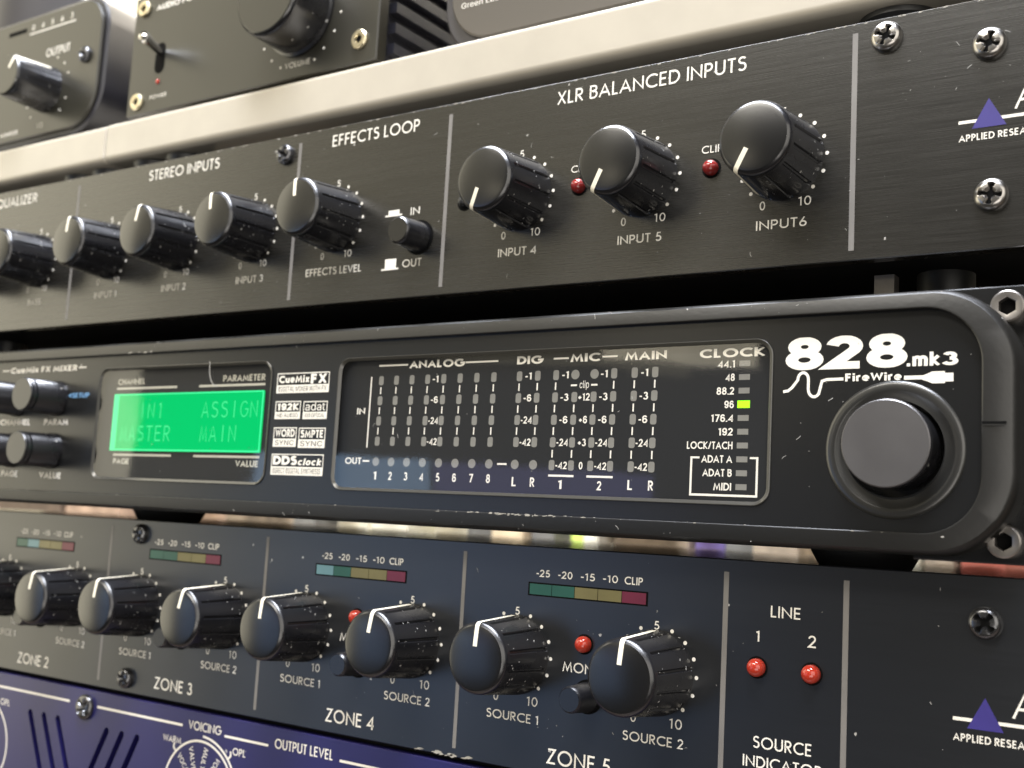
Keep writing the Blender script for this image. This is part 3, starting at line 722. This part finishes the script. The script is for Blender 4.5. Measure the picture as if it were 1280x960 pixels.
# printed badges
def badge(x0, x1, z0, z1, bottom, bh=.40):
    zm = z0 + (z1 - z0) * bh; t = .22
    part('printed_badge', MB().rect(x0, x1, z0, zm, PR).rect(x0, x0 + t, zm, z1, PR).rect(x1 - t, x1, zm, z1, PR).rect(x0 + t, x1 - t, z1 - t, z1, PR).mesh('badge', 'white', 0, False), ai, label='white badge reading ' + bottom)
    print_(ai, bottom, x0 + .7, x1 - .7, z0 + .4, zm - .35, PR - .03, 'recess', bold=.0)
    return zm
zm = badge(-133.0, -116.4, 39.2, 43.9, 'DIGITAL MIXER WITH FX')
print_(ai, 'CueMix', -132.4, -122.6, zm + .5, zm + 2.2, PR, bold=.04, cap='C'); print_(ai, 'FX', -122.2, -117.2, zm + .2, zm + 2.45, PR, bold=.045)
zm = badge(-132.9, -124.75, 33.15, 37.3, 'HD AUDIO'); print_(ai, '192K', -132.3, -125.3, zm + .35, zm + 2.0, PR, bold=.045)
zm = badge(-123.9, -116.4, 33.1, 37.2, '8X8 OPTICAL'); print_(ai, 'adat', -123.2, -117.1, zm + .3, zm + 2.15, PR, bold=.0, cap='d')
zm = badge(-132.8, -125.4, 26.7, 31.2, 'SYNC', .42); print_(ai, 'WORD', -132.2, -126.0, zm + .4, zm + 2.2, PR, bold=.03)
zm = badge(-124.7, -116.4, 26.5, 31.1, 'SYNC', .42); print_(ai, 'SMPTE', -124.1, -117.0, zm + .4, zm + 2.2, PR, bold=.03)
zm = badge(-132.8, -116.4, 20.2, 25.05, 'DIRECT DIGITAL SYNTHESIS'); print_(ai, 'DDS', -132.3, -124.6, zm + .4, zm + 2.5, PR, bold=.05); print_(ai, 'clock', -124.4, -117.1, zm + .4, zm + 1.95, PR, bold=.025, shear=.25, cap='l')
# small knobs at the left
def small_knob(x, z):
    k = part('small_knob', MB().lathe([(4.9, 0), (4.85, -1.0), (4.6, -1.4), (4.5, -8.2), (4.25, -8.5), (4.25, -8.8), (4.5, -9.1), (4.5, -9.6), (4.3, -9.85), (4.3, -10.1), (4.45, -10.4), (4.3, -10.8)], 48, cap1=False).mesh('small_knob', 'knob', 40), ai, (x, PY, z))
    sub('knob_cap', MB().lathe([(4.32, -10.75), (4.2, -10.95)], 48, cap0=False).mesh('knob_cap', 'ridge', 8), k)
for x in (-217.6, -236.3):
    for z in (39.3, 24.9): small_knob(x, z)
print_(ai, 'CueMix FX MIXER', -241.0, -210.0, 46.9, 48.5, PR, bold=.03); line(ai, -245, -241.6, 47.5, 47.85, PR); line(ai, -209.4, -206.0, 47.5, 47.85, PR)
for t, a, b, z in (('CHANNEL', -243.5, -229.1, 32.0), ('PARAM', -222.6, -211.7, 32.0), ('PAGE', -240.4, -232.4, 17.5), ('VALUE', -222.3, -212.4, 17.4)): print_(ai, t, a, b, z, z + 1.65, PR, bold=.03)
print_(ai, 'SETUP', -211.2, -203.6, 39.4, 40.7, PR, 'bluetext', bold=.03)
part('printed_arrow', MB().poly([(-212.8, 40.05), (-211.5, 39.4), (-211.5, 40.7)], PR).mesh('arrow', 'bluetext', 0, False), ai)
for x in (-1.6, -196.0, -330):
    part('rubber_foot', MB().vlathe([(7.9, 7.2), (8.2, 7.4), (10.0, 10.6), (10.2, 12.3)], 36, x, 17).mesh('rubber_foot', 'rubber', 40), ai)
part('steel_clip', MB().box(1.6, 5.2, 9, 12, 52.5, 60.4).mesh('steel_clip', 'nickelgrey', 0), ai)

# ================================================================== 3. zone mixer (third rack unit)
zn = thing('zone_mixer', 'black zone mixer with ZONE 4 lettering, between green display unit and blue unit', 'audio mixer', (-150, 90, -37.4))
panel('front_panel', zn, -390, 92, -36.3, 7.7, 'zone')
chassis(zn, -372, 74, 2.8, 220, -37.4, 7.0); part('lid', MB().box(-372, 74, 2.8, 222, 7.0, 7.2).mesh('lid', 'lid', 0), zn)
for x in (-197.6, -139.0, -80.45): line(zn, x - .45, x + .45, -34.5, 5.7, Y, 'greyprint', 'divider_line')
for x in (-21.4, 0.65): line(zn, x - .5, x + .5, -34.5, 5.4, Y, 'greyprint', 'divider_line')
P3 = {'-25': (-11.55, 3.2), '-20': (-6.4, 3.3), '-15': (-1.15, 3.2), '-10': (3.85, 3.3)}
for n, cx, th1, th2 in ((5, -50.9, 1, 3), (4, -109.6, 1, 6), (3, -168.3, 4, 10), (2, -226.9, 3, 6), (1, -285.5, -8, -8)):
    m0 = cx - 13.0
    part('meter_slot', MB().rect(m0 - .35, m0 + 26.75, -2.15, .55, -.02).mesh('meter_slot', 'recess', 0, False), zn)
    for k in range(5):
        mm = ['seg_g', 'seg_g', 'seg_y', 'seg_y', 'seg_r'][k]
        if n == 4 and k == 0: mm = 'seg_b'
        if n == 2 and k == 1: mm = 'seg_b'
        part('meter_segment', MB().prism([(m0 + 5.28 * k + .09, -1.85), (m0 + 5.28 * (k + 1) - .06, -1.85), (m0 + 5.28 * (k + 1) - .06, .25), (m0 + 5.28 * k + .06, .25)], -.10, -.03).mesh('meter_segment', mm, 0), zn)
    for t, (a, wd) in P3.items(): lettering(t, zn, t, cx + a, cx + a + wd, 1.7, 3.1, Y, wt=.15, gap=.12)
    lettering('CLIP', zn, 'CLIP', cx + 8.6, cx + 12.5, 1.65, 3.1, Y, wt=.15)
    for dx, th_, nm in ((-15.7, th1, 'SOURCE 1'), (15.75, th2, 'SOURCE 2')):
        x = cx + dx
        knob(zn, x, -14.1, th_); scale(zn, x, -14.1)
        lettering('five', zn, '5', x - .5, x + .6, -6.2, -4.65, Y, wt=.14)
        lettering('zero', zn, '0', x - 4.7, x - 3.5, -23.6, -21.8, Y, wt=.13)
        lettering('ten', zn, '10', x + 3.4, x + 6.0, -23.7, -21.9, Y, wt=.13)
        lettering(nm, zn, nm, x - 6.2, x + 6.4, -27.1, -25.35, Y, wt=.14)
    lettering('ZONE', zn, 'ZONE %d' % n, cx - 6.9, cx + 7.3, -34.0, -31.1, Y, wt=.13)
    led(zn, cx + .35, -10.5)
    lettering('MONO', zn, 'MONO', cx - 4.3, cx + 5.0, -16.1, -14.15, Y, wt=.13)
    push_button(zn, cx + 1.6, -20.3, 2.55, 6.8)
lettering('LINE', zn, 'LINE', -12.8, -7.3, -1.95, .05, Y, wt=.13)
lettering('1', zn, '1', -15.4, -14.7, -6.4, -4.5, Y, wt=.14); lettering('2', zn, '2', -5.9, -4.4, -6.5, -4.45, Y, wt=.13)
led(zn, -15.05, -10.9); led(zn, -5.1, -10.9)
lettering('SOURCE', zn, 'SOURCE', -15.4, -4.8, -24.7, -22.65, Y, wt=.13)
lettering('INDICATOR', zn, 'INDICATOR', -17.2, -2.9, -28.0, -26.05, Y, wt=.13)
logo(zn, -16.4)
screw(zn, -185.6, 4.1, SCRB, cr=False); screw(zn, -186.2, -32.7, SCRB, cr=False)
screw(zn, 23.2, .3, SCRB, 40)

# ================================================================== 4. blue preamplifier (lowest rack unit)
pa = thing('tube_preamplifier', 'blue preamplifier with slanted vent slots and VOICING lettering, lowest in the rack', 'preamplifier', (-150, 90, -81.5))
def capsule(ax, az, bx, bz, wd):
    d = (Vector((bx, bz)) - Vector((ax, az))); L_ = d.length; a = math.atan2(d.y, d.x); pts = []
    for c, s0 in (((bx, bz), -90), ((ax, az), 90)):
        for k in range(9):
            t = a + math.radians(s0 + 180 * k / 8); pts.append((c[0] + wd / 2 * math.cos(t), c[1] + wd / 2 * math.sin(t)))
    return pts
cuts = MB()
for k in range(3):
    x = -225.5 + 6.2 * k; cuts.prism(capsule(x, -46.6, x + 9.0, -65, 1.9), -1, 6)
    x = -192.2 + 6.1 * k; cuts.prism(capsule(x, -46.9, x - 8.9, -65, 1.9), -1, 6)
panel('front_panel', pa, -390, 92, -81.5, -37.5, 'blue', cuts)
chassis(pa, -372, 74, 5.5, 200, -81.0, -37.4)
for a, b in ((-262, -208.6), (-196.8, -163.3)): line(pa, a, b, -41.65, -41.05, Y)
for a, b in ((-148.3, -133.6), (-111.4, -80)): line(pa, a, b, -42.1, -41.55, Y)
lettering('VOICING', pa, 'VOICING', -161.1, -149.7, -41.9, -39.8, Y, wt=.15); lettering('OUTPUT LEVEL', pa, 'OUTPUT LEVEL', -131.5, -113.5, -42.1, -39.9, Y, wt=.15)
DC = (-156.2, -56.6); DR = 12.4
circ0 = [(DC[0] + DR * math.cos(math.radians(a)), DC[1] + DR * math.sin(math.radians(a))) for a in range(0, 360, 6)]
part('printed_dial', MB().stroke(circ0, .55, Y, True).mesh('dial', 'white', 0, False), pa, label='white printed dial circle under VOICING')
part('printed_arc', MB().stroke([(DC[0] + 13.6 * math.cos(math.radians(a)), DC[1] + 13.6 * math.sin(math.radians(a))) for a in range(88, 25, -4)], .55, Y).mesh('arc', 'white', 0, False), pa)
for a in (135, 45): 
    r0, r1 = (12.6, 15.2) if a > 90 else (13.8, 16)
    part('printed_tick', MB().stroke([(DC[0] + r0 * math.cos(math.radians(a)), DC[1] + r0 * math.sin(math.radians(a))), (DC[0] + (r0 + 1.1) * math.cos(math.radians(a)), DC[1] + (r0 + 1.1) * math.sin(math.radians(a))), (DC[0] + (r0 + .9) * math.cos(math.radians(a)), DC[1] + (r0 + 2.6) * math.sin(math.radians(a)))], .5, Y).mesh('tick', 'white', 0, False), pa)
lettering('WARM', pa, 'WARM', -170.0, -163.4, -45.9, -44.35, Y, wt=.15); lettering('OPL', pa, 'OPL', -145.1, -140.8, -45.7, -44.0, Y, wt=.15)
for t, a in (('VOCAL', 132), ('VALVE', 108), ('MULTI', 80), ('VOCAL', 54), ('GUITAR', 28)):
    ca, sa = math.cos(math.radians(a)), math.sin(math.radians(a)); R0 = 11.2
    px, pz = DC[0] + R0 * ca, DC[1] + R0 * sa
    lettering(t, pa, t, px, px + 5.6, pz - .7, pz + .7, Y, wt=.15, rot=(px, pz, a + 180))
LD = (-247.0, -57.5)
part('printed_dial', MB().stroke([(LD[0] + 12.2 * math.cos(math.radians(a)), LD[1] + 12.2 * math.sin(math.radians(a))) for a in range(0, 360, 6)], .55, Y, True).mesh('dial', 'white', 0, False), pa, label='white printed dial circle at the far left')
lettering('OPL', pa, 'OPL', -239.8, -235.3, -46.2, -44.5, Y, wt=.15)
screw(pa, -201.6, -42.0, screw_mesh(3.3, 'blackscrew', 1.4), 45, False)

# ================================================================== 5. cream boards on top of the mixer
def board(x0, x1, label, zo=0.0, gx=None):
    t = thing('shelf_board', label, 'shelf board', ((x0 + x1) / 2, 90, 104.5), 'cream boards above the rack')
    z0, z1, y0, y1 = 112.4, 124.0 + zo, 8.0, 150.0
    prof = []
    for k in range(7):
        a = math.radians(180 + 90 * k / 6); prof.append((y0 + 2.2 + 2.2 * math.cos(a), z0 + 1.8 + 1.8 * math.sin(a)))
    prof.insert(0, (y0, z0 + 2.0)); prof += [(y0 + 2.5, z0), (y1, z0), (y1, z1), (y0 + 1.4, z1)]
    for k in range(7):
        a = math.radians(90 + 90 * k / 6); prof.append((y0 + 1.1 + 1.1 * math.cos(a), z1 - 1.1 + 1.1 * math.sin(a)))
    prof.append((y0, z1 - 1.35))
    xs = [x0, x0 + .5, x1 - .5, x1]; loops = []
    for i, x in enumerate(xs):
        d = .5 if i in (0, 3) else 0
        cy, cz = 60, 119
        loops.append([(x, y + (d if y < cy else -d), z + (d * .8 if z < cz else -d * .8)) for y, z in prof])
    mb = MB(); n = len(prof); mb.rings(loops); mb.f.append(tuple(range(n))); mb.f.append(tuple(3 * n + i for i in reversed(range(n))))
    part('board', mb.mesh('board', 'beige', 40), t); return t
bR = board(-229.0, 92, 'long cream laminate board on the top mixer, under the volume amplifier', 0)
bL = board(-386, -229.5, 'short cream laminate board at the left end, under the rounded OUTPUT box', -0.2)
def foot(p, x, y, r): part('rubber_foot', MB().vlathe([(r * .86, 104.5), (r * .9, 105.2), (r * .9, 110.4), (r, 111.2), (r, 112.2), (r * .97, 112.4)], 36, x, y).mesh('rubber_foot', 'rubber', 40), p)
foot(bR, 3.0, 18.2, 7.9); foot(bR, -201.5, 17, 6.6); foot(bR, -216.0, 17, 6.6); foot(bL, -236.5, 17, 6.2); foot(bL, -250.5, 17, 6.2)
foot(bL, -360, 120, 6.6); foot(bR, 70, 120, 7.9); foot(bR, -200, 130, 6.6)

# ================================================================== 6. small devices on the boards
ha = thing('headphone_amplifier', 'dark rounded box with OUTPUT knob at the far upper left, on the short cream board', 'amplifier', (-300, 60, 123.8))
part('front_panel', MB().prism(rrect(-362, -248.4, 130.4, 173.2, (13, 13, 10, 10), 10), 16, 19, .5).mesh('front_panel', 'ampfront', 30), ha)
part('body', MB().prism(rrect(-364, -246.6, 129.0, 174.6, (14.5, 14.5, 11.5, 11.5), 10), 17.2, 110, .6).mesh('body', 'ampbody', 30), ha)
for x in (-350, -262):
    for y in (34, 96): part('rubber_foot', MB().vlathe([(6, 123.8), (6.3, 124.3), (6.3, 129.8)], 28, x, y).mesh('rubber_foot', 'rubber', 40), ha)
AY = 15.96
k = part('knob', MB().lathe([(7.7, 0), (7.5, -1), (7.2, -8), (6.8, -14.2), (6.5, -14.8), (6.3, -15.0)], 90, fl=lambda t, y: 1 - (.05 * math.exp(-(((math.degrees(t) + 15) % 30 - 15) / 3) ** 2) if -14 < y < -.5 else 0), cap1=False).mesh('knob', 'knob', 40), ha, (-274.5, 16, 145.4), 38)
sub('knob_cap', MB().lathe([(6.3, -14.98), (6.1, -15.15)], 48, cap0=False).mesh('knob_cap', 'ampfront', 8), k)
sub('pointer_line', MB().add([(-.55, -15.2, 2.5), (.55, -15.2, 2.5), (-.55, -15.2, 6.1), (.55, -15.2, 6.1), (-.55, -14.9, 6.65), (.55, -14.9, 6.65), (-.55, -14.2, 6.95), (.55, -14.2, 6.95), (-.55, -2.5, 7.55), (.55, -2.5, 7.55)], [(0, 1, 3, 2), (2, 3, 5, 4), (4, 5, 7, 6), (6, 7, 9, 8)]).mesh('pointer_line', 'cream', 60), k)
lettering('OUTPUT', ha, 'OUTPUT', -277.3, -264.4, 157.2, 160.0, AY, 'white', wt=.14)
for a in (-135, -112, 20, 45, 68, 112, 135):
    part('scale_dot', DOT, ha, (-274.5 + 11.3 * math.sin(math.radians(a)), AY, 145.4 + 11.3 * math.cos(math.radians(a))))
lettering('10', ha, '10', -278.5, -275.0, 132.8, 134.6, AY, wt=.15)
screw(ha, -255.4, 154.0, SCRB, cr=False, y=15.98)
part('level_slot', MB().rect(-300.4, -290.0, 168.5, 170.0, AY).mesh('level_slot', 'recess', 0, False), ha)
line(ha, -288.1, -262.7, 167.1, 167.5, AY)
for i, t in enumerate('0 4 5 6 3'.split()): lettering(t, ha, t, -287 + 5.3 * i, -285.6 + 5.3 * i, 168.4, 170.4, AY, wt=.14)
lettering('MONITOR', ha, 'MONITOR', -299.5, -289, 132.6, 134.0, AY, wt=.15)

va = thing('desktop_amplifier', 'flat dark amplifier with large VOLUME knob and chrome toggle switch, on the long cream board', 'amplifier', (-179, 60, 124.0))
part('front_panel', MB().prism(rrect(-229.0, -128.7, 128.0, 166.0, .6, 2), 14, 17.5, .35).mesh('front_panel', 'ampfront', 30), va)
bd = MB().box(-227.5, -130.2, 17.5, 105, 129, 165)
part('body', bd.mesh('body', 'ampbody', 0), va)
for i in range(6):
    z = 131.5 + i * 5.6
    part('cooling_fin', MB().box(-130.2, -127.6, 19.5, 104, z, z + 2.8).mesh('cooling_fin', 'ampbody', 0), va)
for x in (-218, -140):
    for y in (36, 92): part('rubber_foot', MB().vlathe([(6, 124.0), (6.2, 124.4), (6.2, 129.2)], 28, x, y).mesh('rubber_foot', 'rubber', 40), va)
BY = 13.96
def offset_screw(p, x, z, y, r):
    o = part('screw', MB().lathe([(r, 0), (r, -.5), (r * .85, -.9), (r * .5, -.9), (r * .42, -.4)], 32).mesh('screw', 'brass', 35), p, (x, y, z)); sub('hex_socket', MB().disc(0, 0, r * .42, -.43, 6).mesh('hex_socket', 'recess', 0, False), o)
for x, z in ((-224.5, 161.8), (-224.0, 132.2), (-134.6, 134.4), (-134.6, 161.8)): offset_screw(va, x, z, BY, 2.6)
part('toggle_slot', MB().prism(rrect(-217.4, -213.0, 139.8, 149.4, 2.1, 5), BY - .04, BY).mesh('toggle_slot', 'recess', 0), va)
tg = MB(); dv = Vector((3.0, -9.0, 1.2)); n = 20
ax = dv.normalized(); u = ax.cross(Vector((0, 0, 1))).normalized(); v_ = ax.cross(u)
tg.rings([[tuple(Vector((0, 0, 0)) + ax * t + (u * math.cos(2 * math.pi * q / n) + v_ * math.sin(2 * math.pi * q / n)) * r) for q in range(n)] for t, r in ((0, 1.2), (6.8, 1.45), (8.6, 1.7), (9.3, 1.5), (9.6, .8))])
tg.f.append(tuple(4 * n + i for i in range(n)))
part('toggle_lever', tg.mesh('toggle_lever', 'chrome', 50), va, (-214.7, 13.5, 146.0)); 
part('power_led', MB().lathe([(.75, 0), (.7, -.3), (.4, -.5)], 20).mesh('power_led', 'red', 60), va, (-215.3, BY, 137.2))
lettering('POWER', va, 'POWER', -218.3, -210.8, 132.1, 133.3, BY, wt=.15)
lettering('VOLUME', va, 'VOLUME', -161.6, -152.2, 131.2, 132.8, BY, wt=.14); 
for x in (-163.3, -150.6): part('scale_dot', DOT, va, (x, BY, 132))
print_(va, 'AUDIO POWER', -218.9, -196, 160.2, 162.0, BY, bold=.03)
vk2 = part('volume_knob', MB().lathe([(12.3, 0), (12.3, -.8), (11.6, -1.2), (11.2, -11.8), (10.9, -12.5), (10.4, -12.9)], 96, cap1=False).mesh('volume_knob', 'knob', 40), va, (-157.2, 14, 146.3))
sub('knob_cap', MB().lathe([(10.45, -12.85), (10.1, -13.05)], 80, cap0=False).mesh('knob_cap', 'ampfront', 8), vk2)
for k in range(-7, 8):
    a = math.radians(20 * k); part('scale_dot', DOT, va, (-157.2 + 15.2 * math.sin(a), BY, 146.3 + 15.2 * math.cos(a)))

pc = thing('power_supply_box', 'rounded grey box with brown-grey front and small white LED notes, right of the volume amplifier', 'equipment box', (-58, 60, 124.0))
part('shell', MB().prism(rrect(-109.2, -8, 124.4, 176, 14, 10), 16.6, 100, .8).mesh('shell', 'shell', 30), pc)
part('front_panel', MB().prism(rrect(-106.3, -11, 127.9, 172, 12.5, 10), 15.4, 17, .4).mesh('front_panel', 'browncover', 30), pc)
for x in (-95, -22):
    for y in (36, 84): part('rubber_foot', MB().vlathe([(5, 124.0), (5, 125)], 24, x, y).mesh('rubber_foot', 'rubber', 40), pc)
print_(pc, 'Green LED = 75%', -103.0, -83.5, 136.5, 137.9, 15.36, bold=.01); print_(pc, 'Red LED = Clip', -103.0, -86, 139.0, 140.4, 15.36, bold=.01)

# ================================================================== behind the rack
struct('wall', MB().box(-2600, 1200, 620, 640, -400, 1400).mesh('wall', 'wallp', 0))
struct('desk_top', MB().box(-700, 500, -40, 600, -112, -90).mesh('desk_top', 'wood', 0))
rs = thing('equipment_shelf', 'low dark shelf behind the rack carrying small boxes', 'shelf', (-350, 370, -90))
part('shelf_top', MB().box(-900, 60, 300, 460, -14, -8).mesh('shelf_top', 'wood', 0), rs)
part('dark_backing', MB().box(-900, 60, 452, 458, -8, 110).mesh('dark_backing', 'wood', 0), rs)  # added dark sheet, keeps the gaps between the boxes dark
for x in (-850, -450, 10):
    part('leg', MB().box(x, x + 14, 360, 374, -90, -14).mesh('leg', 'wood', 0), rs)

items = [('storage_box', 'dark brown box leftmost in the gap under the lit interface', 'box', -800, -702, 'wood'),
 ('cardboard_box', 'light brown cardboard box left of the left black foot', 'box', -694, -632, 'card'),
 ('cardboard_box', 'narrow light brown box touching the left black foot', 'box', -620, -592, 'card'),
 ('cardboard_box', 'short brown box just right of the left black foot', 'box', -562, -532, 'card'),
 ('cardboard_box', 'long pale brown box right of the left black foot', 'box', -530, -464, 'cardbeige'),
 ('storage_box', 'dark grey box left of the two pale yellow boxes', 'box', -461, -442, 'greycard'),
 ('storage_box', 'first pale yellow box above the ZONE 4 meter', 'box', -437, -412, 'pale'),
 ('storage_box', 'second pale yellow box above the ZONE 4 meter', 'box', -399, -371, 'pale'),
 ('storage_box', 'grey white box right of the two pale yellow boxes', 'box', -362, -332, 'pale'),
 ('storage_box', 'dark grey box in the middle of the gap', 'box', -330, -311, 'greycard'),
 ('storage_box', 'sand yellow box right of the dark grey box', 'box', -308, -287, 'cardpale'),
 ('storage_box', 'dark grey box left of the lime green tube', 'box', -285, -270, 'greycard'),
 ('marker_tube', 'lime green tube in the middle of the gap', 'tube', -264, -252, 'lime'),
 ('storage_box', 'white box right of the lime green tube', 'box', -250, -241, 'pale'),
 ('storage_box', 'wide brown grey box above the ZONE 5 meter', 'box', -240, -196, 'cardbeige'),
 ('storage_box', 'violet box near the right black foot', 'box', -190, -174, 'violet'),
 ('storage_box', 'grey box between violet box and right black foot', 'box', -172, -156, 'greycard'),
 ('storage_box', 'mottled brown box touching the right black foot', 'box', -155, -132, 'cardbeige'),
 ('storage_box', 'pale box just right of the right black foot', 'box', -92, -78, 'pale'),
 ('storage_box', 'grey box left of the red box at the end', 'box', -77, -64, 'cardbeige'),
 ('storage_box', 'red box at the right end of the gap', 'box', -62, -44, 'redcard')]
M['cardbeige'] = mat('grey_brown_card', (0.27, 0.22, 0.16), 0.8, vary=0.45)
for nm, lab, cat, x0, x1, mm in items:
    t = thing(nm, lab, cat, ((x0 + x1) / 2, 350, -8), 'small things on the shelf behind the rack')
    if cat == 'tube':
        part('tube', MB().vlathe([(6, -8), (6, 14), (4, 17), (4, 24)], 24, (x0 + x1) / 2, 345).mesh('tube', mm, 40), t)
    else:
        zt = random.uniform(20, 34)
        part('carton', MB().prism(rrect(x0, x1, -8, zt, 1.0, 3), 330 + random.uniform(0, 20), 395, .8).mesh('carton', mm, 30), t)
        part('flap', MB().box(x0 + 1, x1 - 1, 331, 394, zt, zt + .6).mesh('flap', mm, 0), t)
# an added, unseen fill behind the rack, which lights the boxes there
lb = bpy.data.lights.new('back_fill', 'AREA'); lb.shape = 'RECTANGLE'; lb.size = 1.1; lb.size_y = 0.16; lb.energy = 6; lb.color = (1, .9, .75)
ob = bpy.data.objects.new('back_fill', lb); COL.objects.link(ob); ob.location = (-0.38, 0.262, 0.42); ob.rotation_euler = (math.radians(8), 0, 0)
tn = thing('round_tin', 'dark rounded tin lying on top of the OUTPUT box, at the very corner', 'tin', (-330, 60, 174.6))
part('tin_body', MB().vlathe([(30, 174.6), (31, 175.5), (31, 196), (29, 198)], 48, -332, 60).mesh('tin_body', 'shell', 40), tn)

lw2 = bpy.data.lights.new('wall_fill', 'AREA'); lw2.shape = 'RECTANGLE'; lw2.size = 1.6; lw2.size_y = 0.3; lw2.energy = 6; lw2.color = (1, .9, .7)  # added unseen fill that brightens the cream wall
ow = bpy.data.objects.new('wall_fill', lw2); COL.objects.link(ow); ow.location = (-0.8, 0.28, 0.75); ow.rotation_euler = (math.radians(50), 0, 0)

# ------------------------------------------------------------------ wear and lint
M['scuff'] = mat('worn_bare_edge', (0.34, 0.32, 0.28), 0.5)
M['lint'] = mat('pale_lint', (0.42, 0.41, 0.39), 0.8)
def scuffs(parent, name, x0, x1, z, y, n, sz, spread, seed):
    rnd = random.Random(seed); mb = MB()
    for k in range(n):
        x = rnd.gauss((x0 + x1) / 2, (x1 - x0) / 4) if spread > 0 else rnd.uniform(x0, x1)
        a = sz * rnd.uniform(.3, 1.6); b = sz * rnd.uniform(.12, .4); zz = z + rnd.uniform(-1, 1) * abs(spread)
        mb.poly([(x - a, zz - b * rnd.random()), (x - a * .2, zz - b), (x + a * rnd.random(), zz - b * .5), (x + a, zz + b * .3), (x + a * .1, zz + b), (x - a * .6, zz + b * rnd.random())], y - 0.001 * (k % 7))
    part(name, mb.mesh(name, 'scuff', 0, False), parent, kind='stuff')
scuffs(ai, 'edge_scuff', -82, -44, 13.75, -8.37, 46, .42, .16, 3)
scuffs(ai, 'edge_scuff', -330, 20, 13.85, -8.37, 26, .22, -.10, 4)
scuffs(ai, 'edge_scuff', -190, -172, 50.6, -8.36, 7, .55, .10, 5)
scuffs(mx, 'edge_scuff', -380, 88, 105.05, -.03, 150, .42, -.09, 6)
scuffs(zn, 'edge_scuff', -92, -74, -36.0, -.03, 26, .8, .25, 7)
def lint(parent, boxes, seed):
    """short curled fibres and flecks lying on a surface: boxes (x0, x1, z0, z1, y, count)"""
    rnd = random.Random(seed); mb = MB()
    for x0, x1, z0, z1, y, n in boxes:
        for k in range(n):
            x, z = rnd.uniform(x0, x1), rnd.uniform(z0, z1); a = rnd.uniform(0, 6.28); L_ = rnd.choice((.08, .1, .12, .15, .2, .3, .5, 1.0)); cv = rnd.uniform(-1.6, 1.6)
            P = []
            for q in range(5):
                P.append((x, z)); x += L_ / 4 * math.cos(a); z += L_ / 4 * math.sin(a); a += cv / 4
            mb.stroke(P, rnd.uniform(.05, .10), y - 0.001 * (k % 9))
    part('lint', mb.mesh('lint', 'lint', 0, False), parent, kind='stuff')
lint(mx, [(-100, 28, 63, 104, -.08, 30), (8, 28, 90, 100, -.08, 14), (-30, 2, 66, 80, -.08, 10), (-260, -100, 63, 104, -.08, 26)], 11)
lint(zn, [(-120, 28, -36, 7, -.08, 34), (-60, -20, -30, -5, -.08, 8)], 12)
lint(ai, [(-10, 24, 14, 50, -7.06, 20), (-130, -5, 10.6, 13.6, -8.38, 16), (-260, 20, 50.8, 53, -8.38, 22)], 13)
lint(mw, [(-112, -12, 18, 46, -6.9, 16)], 14); lint(lw, [(-198, -136, 18, 46, -6.9, 10)], 15)
# curled fibre across the top of the display window
part('fibre', MB().stroke([(-156.6, 47.6), (-156.5, 46.0), (-156.2, 44.2), (-155.6, 42.8), (-154.6, 41.7), (-153.2, 41.2)], .22, -7.32).mesh('fibre', 'lint', 0, False), lw, label='pale curled fibre beside PARAMETER')
# flecks on the flanks of the knobs
KL = MB(); rnd = random.Random(5)
for k in range(80):
    t = rnd.uniform(0, 360); y0 = rnd.uniform(-12.4, -.8); rr = 7.9 - .078 * -y0 + .03
    if abs(((t - 15) % 30 + 15) % 30 - 15) < 4: continue
    a = rnd.choice((.5, .8, 1.2, 2.2)); b = rnd.choice((.07, .10, .16))
    v = []
    for dt, dy in ((-a, 0), (0, -b), (a, rnd.uniform(-b, b)), (0, b)):
        tt = math.radians(t + dt); v.append((rr * math.sin(tt), y0 + dy, rr * math.cos(tt)))
    KL.add(v, [(0, 1, 2, 3)])
M['flake'] = mat('pale_flake', (0.62, 0.61, 0.58), 0.7)
KLm = KL.mesh('lint', 'flake', 0, False)
q = 0
for p_ in (mx, zn):
    for k in p_.children:
        if k.name.startswith('knob') and not k.name.startswith('knob_'):
            o = sub('lint', KLm, k, rot=37 * q); o['kind'] = 'stuff'; q += 1
